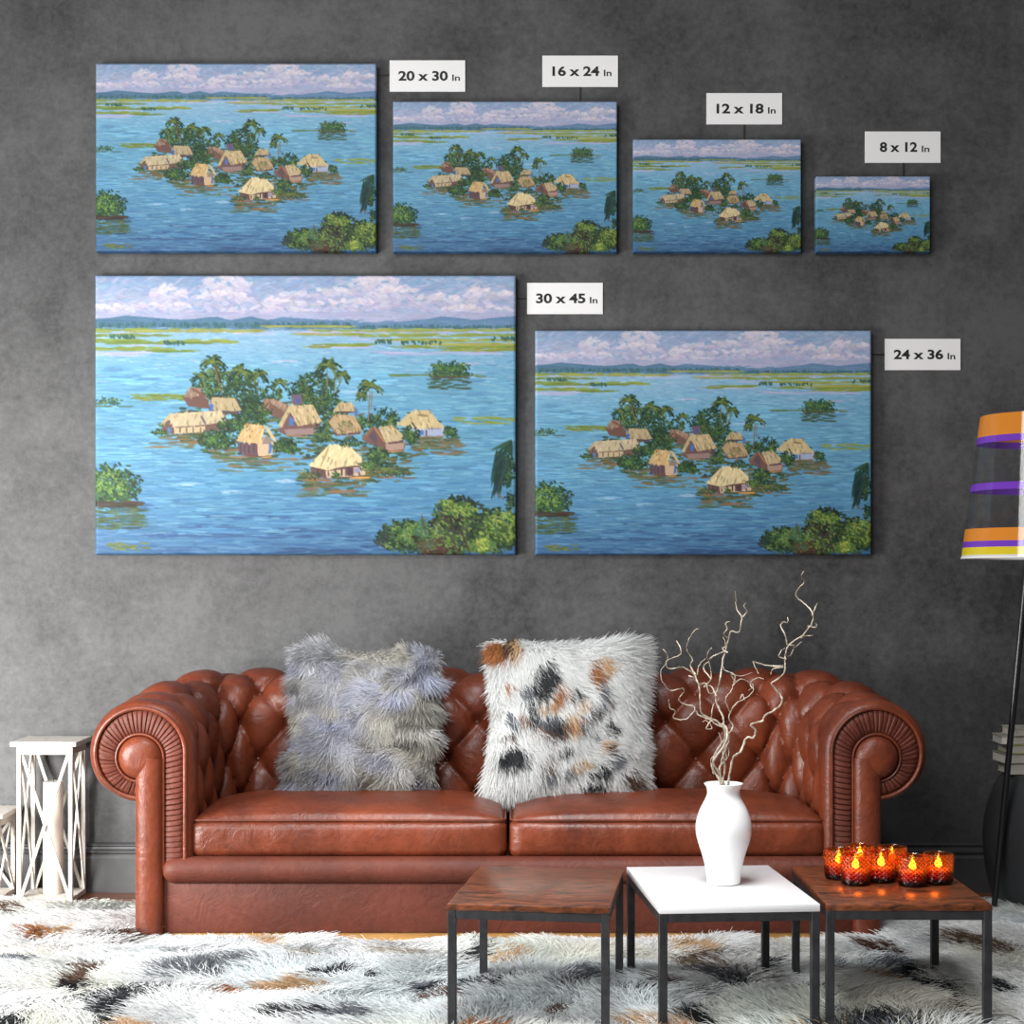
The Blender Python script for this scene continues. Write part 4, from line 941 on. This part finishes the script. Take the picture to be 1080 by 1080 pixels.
for lab, ydep, r0, lines in sprays:
    root = empty('dried_branch', (VX, VY, VZ), lab, 'dried branch', 'bare twisted branches in the vase')
    mb = MB(); main_y = []
    for li, ln in enumerate(lines):
        ln = [(q[0]+R3.uniform(-5, 5)*(q[1] < 940), q[1]+R3.uniform(-4, 4)*(q[1] < 940)) if 0 < m_ < len(ln)-1 else q for m_, q in enumerate(ln)]
        sp = crom(ln, 5); n = len(sp); pts = []; rad = []
        sp = [q+np.array([R3.uniform(-1.6, 1.6), R3.uniform(-1.6, 1.6)])*(0 < m_ < n-1) for m_, q in enumerate(sp)]
        for i, p in enumerate(sp):
            g = i/(n-1)
            h = max(0.0, min(1.0, (955-p[1])/500))
            y_ = ydep*(.34+h*1.1)+.020*math.sin(p[1]*.03+ydep*90+li)*h+(.018*math.sin(g*5+li*2)*g if li else 0)
            P3 = bpt(p, y_)
            if p[1] > 960:     # inside the neck the stems bunch towards the axis
                P3 = (P3[0]*.8, y_*.5, P3[2])
            pts.append(P3)
            b0 = r0*.001 if li == 0 else r0*.00062
            rad.append(b0*(1-.66*g)*(1+.26*math.sin(i*1.7+li)*math.sin(i*.6))+.0002)
        mb.tube(pts, rad, 7)
    mb.build('twig', TWIG, root)

# ------------------------------------------------------------------ candle glasses on the right table
def amber_glass():
    m, nt, out = new_mat('amber_glass'); L = nt.links.new
    at = nd(nt, 'Attribute', _attribute_name='thickness'); r = nd(nt, 'ValToRGB'); e = r.color_ramp.elements
    e[0].color = (1.0, .80, .55, 1); e[1].color = (.16, .04, .012, 1); x = e.new(.45); x.color = (.80, .30, .10, 1)
    L(at.outputs['Fac'], r.inputs['Fac'])
    t = nd(nt, 'BsdfTransparent'); L(r.outputs[0], t.inputs['Color'])
    tl = nd(nt, 'BsdfTranslucent'); L(r.outputs[0], tl.inputs['Color']); m0 = nd(nt, 'MixShader', Fac=.14); L(t.outputs[0], m0.inputs[1]); L(tl.outputs[0], m0.inputs[2])
    g = nd(nt, 'BsdfGlossy', Roughness=.12); f = nd(nt, 'LayerWeight', Blend=.5); pw = nd(nt, 'Math', _operation='POWER'); pw.inputs[1].default_value = 3.5; L(f.outputs['Facing'], pw.inputs[0])
    ma = nd(nt, 'Math', _operation='MULTIPLY_ADD'); ma.inputs[1].default_value = .35; ma.inputs[2].default_value = .03; L(pw.outputs[0], ma.inputs[0])
    mx = nd(nt, 'MixShader'); L(ma.outputs[0], mx.inputs[0]); L(m0.outputs[0], mx.inputs[1]); L(g.outputs[0], mx.inputs[2]); L(mx.outputs[0], out.inputs[0]); return m
AMBER = amber_glass()
def glow(name, col, st):
    m, nt, out = new_mat(name); e = nd(nt, 'Emission', Strength=st); e.inputs['Color'].default_value = (*col, 1); nt.links.new(e.outputs[0], out.inputs[0]); return m
FLAME = glow('flame', (1.0, .42, .03), 30)
RED_WAX = pbr('orange_red_wax', (.72, .11, .018), .6, 0, .15)
RED_WAX.node_tree.nodes['Principled BSDF'].inputs['Subsurface Weight'].default_value = .3
def glass_mesh():
    mb = MB(); n, rows = 176, 64
    P = []
    for k in range(n):
        a = 2*PI*k/n
        prof = [(0, 0), (.024, 0), (.0275, .0015)]
        for j in range(rows+1):
            z = .003+.058*j/rows; r = .0282+.0028*(j/rows)
            A, B = k/n*18, j/rows*6.5
            p, q = A+B, A-B
            d = max(abs((p % 1)-.5), abs((q % 1)-.5))
            r += .0022*(1-2*d)*(1 if 2 < j < rows-2 else 0)
            prof.append((r, z))
        prof += [(.0312, .0625), (.0302, .064), (.0290, .0625), (.0286, .05), (.0272, .02), (.0262, .0085), (.02, .0065), (0, .0065)]
        P.append([(r*math.cos(a), r*math.sin(a), z) for r, z in prof])
    mb.grid(P, cu=True); return mb
glassp = glass_mesh().build('candle_glass', AMBER, angle=25)
ga = glassp.data.attributes.new('thickness', 'FLOAT', 'POINT')
for v, d_ in zip(glassp.data.vertices, ga.data):
    x, y, z = v.co; r = math.hypot(x, y); a = math.atan2(y, x) % (2*PI)
    A, B = a/(2*PI)*18, (z-.003)/.058*6.5; p_, q_ = A+B, A-B
    d = max(abs((p_ % 1)-.5), abs((q_ % 1)-.5))
    d_.value = (.95 if z < .0092 else (.04+.86*min(1, 1.7*(1-2*d)) if r > .0275+.0028*z/.058 else .1))
def tealight():
    t = empty('tealight_candle', (0, 0, 0), 'x', 'candle')
    mb = MB(); mb.lathe([(0, 0), (.0245, 0), (.0250, .002), (.0250, .0225), (.0235, .024), (.012, .023), (0, .0228)], 32); mb.build('wax', RED_WAX, t)
    mb = MB(); mb.tube([(0, 0, .0215), (0, 0, .029)], .0008, 6); mb.build('wick', WICK, t)
    mb = MB(); mb.lathe([(0, .0265), (.0046, .0285), (.0080, .0325), (.0075, .038), (.0044, .045), (.0014, .051), (0, .054)], 16); mb.build('flame', FLAME, t)
    return t
tp = tealight()
spots = [(.7560, 3.728, 'at the left end of the cluster', 1.0), (.7790, 3.655, 'at the front left of the cluster', 1.0), (.8170, 3.785, 'at the back left of the cluster', 1.0),
         (.8445, 3.688, 'in the middle of the cluster', 1.0), (.8880, 3.765, 'at the back right of the cluster', 1.0), (.9045, 3.640, 'at the front right of the cluster', 1.0), (.9700, 3.668, 'at the far right of the cluster', 1.0)]
for i, (x, d, w_, s_) in enumerate(spots):
    g = glassp if i == 0 else glassp.copy()
    if i: COL.objects.link(g)
    g.location = (x, d-5.1, .2935); g.scale = (1.1, 1.1, 1.06); g.rotation_euler = (0, 0, i*.7)
    tag(g, 'amber diamond-cut candle glass '+w_, 'candle holder', 'amber candle glasses on the dark table')
    t = tp if i == 0 else copy_tree(tp)
    t.location = (x, d-5.1, .3024)
    tag(t, 'lit candle inside the amber glass '+w_, 'candle', 'lit candles in amber glasses')

# ------------------------------------------------------------------ lanterns and pillar candle
def lantern(x0, x1, y0, y1, H, label, rz=0):
    cx, cy = (x0+x1)/2, (y0+y1)/2; w, dp = x1-x0, y1-y0
    t = empty('wooden_lantern', (cx, cy, 0), label, 'lantern', 'whitewashed wooden lanterns', rz)
    hw, hd, q = w/2, dp/2, .0125
    mb = MB(); mb.box(-hw-.016, hw+.016, -hd-.016, hd+.016, H-.015, H, .002, 1); mb.build('top_plate', WHITEWASH, t)
    for nm, z0, z1 in (('top_rail', H-.040, H-.0152),):
        mb = MB()
        mb.box(-hw, hw, -hd, -hd+q, z0, z1); mb.box(-hw, hw, hd-q, hd, z0, z1); mb.box(-hw, -hw+q, -hd+q, hd-q, z0, z1); mb.box(hw-q, hw, -hd+q, hd-q, z0, z1)
        mb.build(nm, WHITEWASH, t, smooth=False)
    mb = MB(); mb.box(-hw, hw, -hd, hd, .002, .018, .001, 1); mb.build('base_plate', WHITEWASH, t)
    for sx in (-1, 1):
        for sy in (-1, 1):
            mb = MB(); mb.box(sx*hw-(q if sx > 0 else 0), sx*hw+(q if sx < 0 else 0), sy*hd-(q if sy > 0 else 0), sy*hd+(q if sy < 0 else 0), .018, H-.04, .001, 1); mb.build('post', WHITEWASH, t)
    a, b = .02, H-.042
    for s in (-1, 1):
        for k, o in ((1, -.004), (-1, .004)):
            mb = MB(); mb.bar((-k*(hw-q*1.1), s*(hd-q/2)+o, a), (k*(hw-q*1.1), s*(hd-q/2)+o, b), .010, .006, (0, 1, 0)); mb.build('cross_brace', WHITEWASH, t)
            mb = MB(); mb.bar((s*(hw-q/2)+o, -k*(hd-q*1.1), a), (s*(hw-q/2)+o, k*(hd-q*1.1), b), .010, .006, (1, 0, 0)); mb.build('cross_brace', WHITEWASH, t)
    return t
lantern(-1.508, -1.338, -.195, -.035, .494, 'tall whitewashed wooden lantern with crossed braces and a pillar candle, left of the sofa')
lantern(-1.735, -1.560, -.200, -.030, .275, 'shorter whitewashed lantern cut off by the left picture edge')
pc = empty('pillar_candle', (-1.418, -.118, .0185), 'tall unlit ivory pillar candle standing inside the tall white lantern', 'candle')
mb = MB(); mb.lathe([(0, 0), (.030, 0), (.0312, .002), (.0305, .17), (.0302, .342), (.0290, .3455), (.020, .343), (0, .341)], 40); mb.build('wax', WAX, pc)
mb = MB(); mb.tube([(0, 0, .340), (.001, 0, .350), (.004, 0, .356)], .0012, 6); mb.build('wick', WICK, pc)

# ------------------------------------------------------------------ floor lamp
KL = .00272; DL = KL*1700; LX, LY = (1093-540)*KL, DL-5.1
lamp = empty('floor_lamp', (LX, LY, 0), 'tripod floor lamp with clear shade banded in orange, purple and yellow', 'lamp')
zb, zt = .976+(615-588.5)*KL, .976+(615-439)*KL
mb = MB(); n = 72; Hs = zt-zb; rb, rt = 76.5*KL, 57*KL
P = []
for k in range(n):
    a = 2*PI*k/n
    P.append([((r+rb-rb)*math.cos(a), r*math.sin(a), z) for r, z in [(rb+(rt-rb)*j/24, Hs*j/24) for j in range(25)]])
mb.grid(P, cu=True)
sh = mb.build('lamp_shade', shade_material(), lamp); sh.location = (0, 0, zb)
mb = MB(); mb.tube([(rb*math.cos(a), rb*math.sin(a), 0) for a in np.linspace(0, 2*PI, 73)[:-1]], .0022, 6, closed=True)
mb.build('rim', pbr('white_rim', (.85, .85, .84), .4), sh)
hub = zb+.06
mb = MB(); mb.lathe([(0, hub-.02), (.022, hub-.02), (.026, hub-.01), (.026, hub+.02), (.016, hub+.03), (.012, hub+.09), (0, hub+.09)], 24); mb.build('hub', SATIN_BLACK, lamp)
mb = MB(); mb.lathe([(0, hub+.09), (.012, hub+.09), (.014, hub+.11), (.028, hub+.15), (.030, hub+.18), (.020, hub+.205), (0, hub+.21)], 24); mb.build('bulb', pbr('opal_bulb', (.8, .8, .78), .2), lamp)
fx = (1047.5-540)*KL-LX
for k in range(3):
    a = PI+k*2*PI/3; ca, sa = math.cos(a), math.sin(a); f = abs(fx)
    mb = MB(); mb.tube([(ca*.018, sa*.018, hub), (ca*f, sa*f, .0175)], [.0100, .0085], 14); lg = mb.build('leg', SATIN_BLACK, lamp)
    mb = MB(); mb.lathe([(0, 0), (.009, 0), (.010, .003), (.0085, .014), (0, .016)], 14, (ca*f, sa*f, .0085)); mb.build('foot', SATIN_BLACK, lg)

# ------------------------------------------------------------------ barrel table with books
dx, dy = 1.612, -.345
mb = MB(); mb.lathe(smooth_prof([(0, .002), (.165, .002), (.178, .01), (.205, .10), (.2175, .20), (.208, .30), (.176, .385), (.158, .403), (.150, .4085), (0, .4085)], 2), 64)
o = mb.build('barrel_table', DRUM, angle=60); o.location = (dx, dy, .0085)
tag(o, 'dark charcoal barrel-shaped low table at the right edge carrying books', 'side table')
CV = [pbr('cover_'+n, c, .6) for n, c in (('grey', (.22, .21, .19)), ('cream', (.50, .46, .38)), ('lime', (.42, .48, .10)), ('stone', (.34, .32, .28)), ('linen', (.58, .55, .48)))]
bk = [(1057.5, 11.5, 0, 'at the bottom of the stack on the barrel table', .20, 'thick cream book', 1), (1051.5, 10.5, 3, 'grey-covered book second from the bottom of the stack, sticking out to the left', .21, '', 0), (1057.5, 9.5, 2, 'book with lime green cover in the middle of the stack', .19, '', 2),
      (1050.5, 9.0, -3, 'stone-coloured book second from the top, sticking out furthest left', .21, '', 3), (1062.5, 8.5, 4, 'small pale linen book on top of the stack', .17, '', 4)]
z = .4175; KBk = (dy-.08+5.1)/1700
for px, hp, rz, lab, wd, pre, ci in bk:
    h = hp*KBk; x0 = (px-540)*KBk+.026
    t = empty('book', (x0+wd/2, dy, z), (pre+' '+lab).strip() if pre else lab, 'book', 'books stacked on the barrel table', math.radians(rz))
    hd = .058
    mb = MB(); mb.box(-wd/2+.003, wd/2-.004, -hd+.003, hd-.003, .0022, h-.0022); mb.build('pages', PAGES, t, smooth=False)
    mb = MB(); mb.box(-wd/2, wd/2, -hd, hd, .0002, .0022, .0004, 1); mb.box(-wd/2, wd/2, -hd, hd, h-.0022, h, .0004, 1); mb.box(wd/2-.004, wd/2, -hd, hd, .0022, h-.0022); mb.build('cover', CV[ci], t)
    z += h+.0003

# ------------------------------------------------------------------ light, camera, view
def area(name, loc, target, sx, sy, power, col=(1, 1, 1), spread=180):
    l = bpy.data.lights.new(name, 'AREA'); l.shape = 'RECTANGLE'; l.size = sx; l.size_y = sy; l.energy = power; l.color = col; l.spread = math.radians(spread)
    o = bpy.data.objects.new(name, l); COL.objects.link(o); o.location = loc
    o.rotation_euler = (Vector(target)-Vector(loc)).to_track_quat('-Z', 'Y').to_euler(); return o
def spot(name, loc, target, power, ang, blend, rad, col=(1, 1, 1)):
    l = bpy.data.lights.new(name, 'SPOT'); l.energy = power; l.spot_size = math.radians(ang); l.spot_blend = blend; l.shadow_soft_size = rad; l.color = col
    o = bpy.data.objects.new(name, l); COL.objects.link(o); o.location = loc
    o.rotation_euler = (Vector(target)-Vector(loc)).to_track_quat('-Z', 'Y').to_euler(); return o
area('low_left_fill', (-2.7, -2.2, .80), (-1.2, 0, .42), 1.3, 1.2, 100, (1, .99, .97), 120)  # unseen area light added to brighten the lower left wall; no window built
area('front_fill', (-1.9, -5.6, 3.3), (.15, 0, 1.25), 3.0, 1.8, 186, (1, 1, 1))  # broad fill added out of view to light the prints from the front
spot('rug_fill', (-.1, -2.3, 3.4), (-.1, -1.5, 0), 650, 60, .8, .7, (.97, .99, 1))  # unseen overhead spot put in to whiten the rug, cone kept off upper wall
w = bpy.data.worlds.new('room_ambience'); SC.world = w; w.use_nodes = True
w.node_tree.nodes['Background'].inputs[0].default_value = (.9, .95, 1, 1); w.node_tree.nodes['Background'].inputs[1].default_value = .12
cam = bpy.data.cameras.new('camera'); co = bpy.data.objects.new('camera', cam); COL.objects.link(co); SC.camera = co
co.location = (0, -5.1, .976); co.rotation_euler = (PI/2, 0, 0)
cam.sensor_width = 36; cam.lens = 36*1700/1080; cam.shift_y = 75/1080; cam.clip_start = .05
SC.view_settings.view_transform = 'Standard'; SC.view_settings.look = 'None'; SC.view_settings.exposure = 0; SC.view_settings.gamma = 1
SC.view_settings.use_curve_mapping = False
SC.cycles.use_denoising = True
SC.cycles.max_bounces = 10; SC.cycles.transparent_max_bounces = 16; SC.cycles.sample_clamp_indirect = 6; SC.cycles.caustics_refractive = False; SC.cycles.caustics_reflective = False
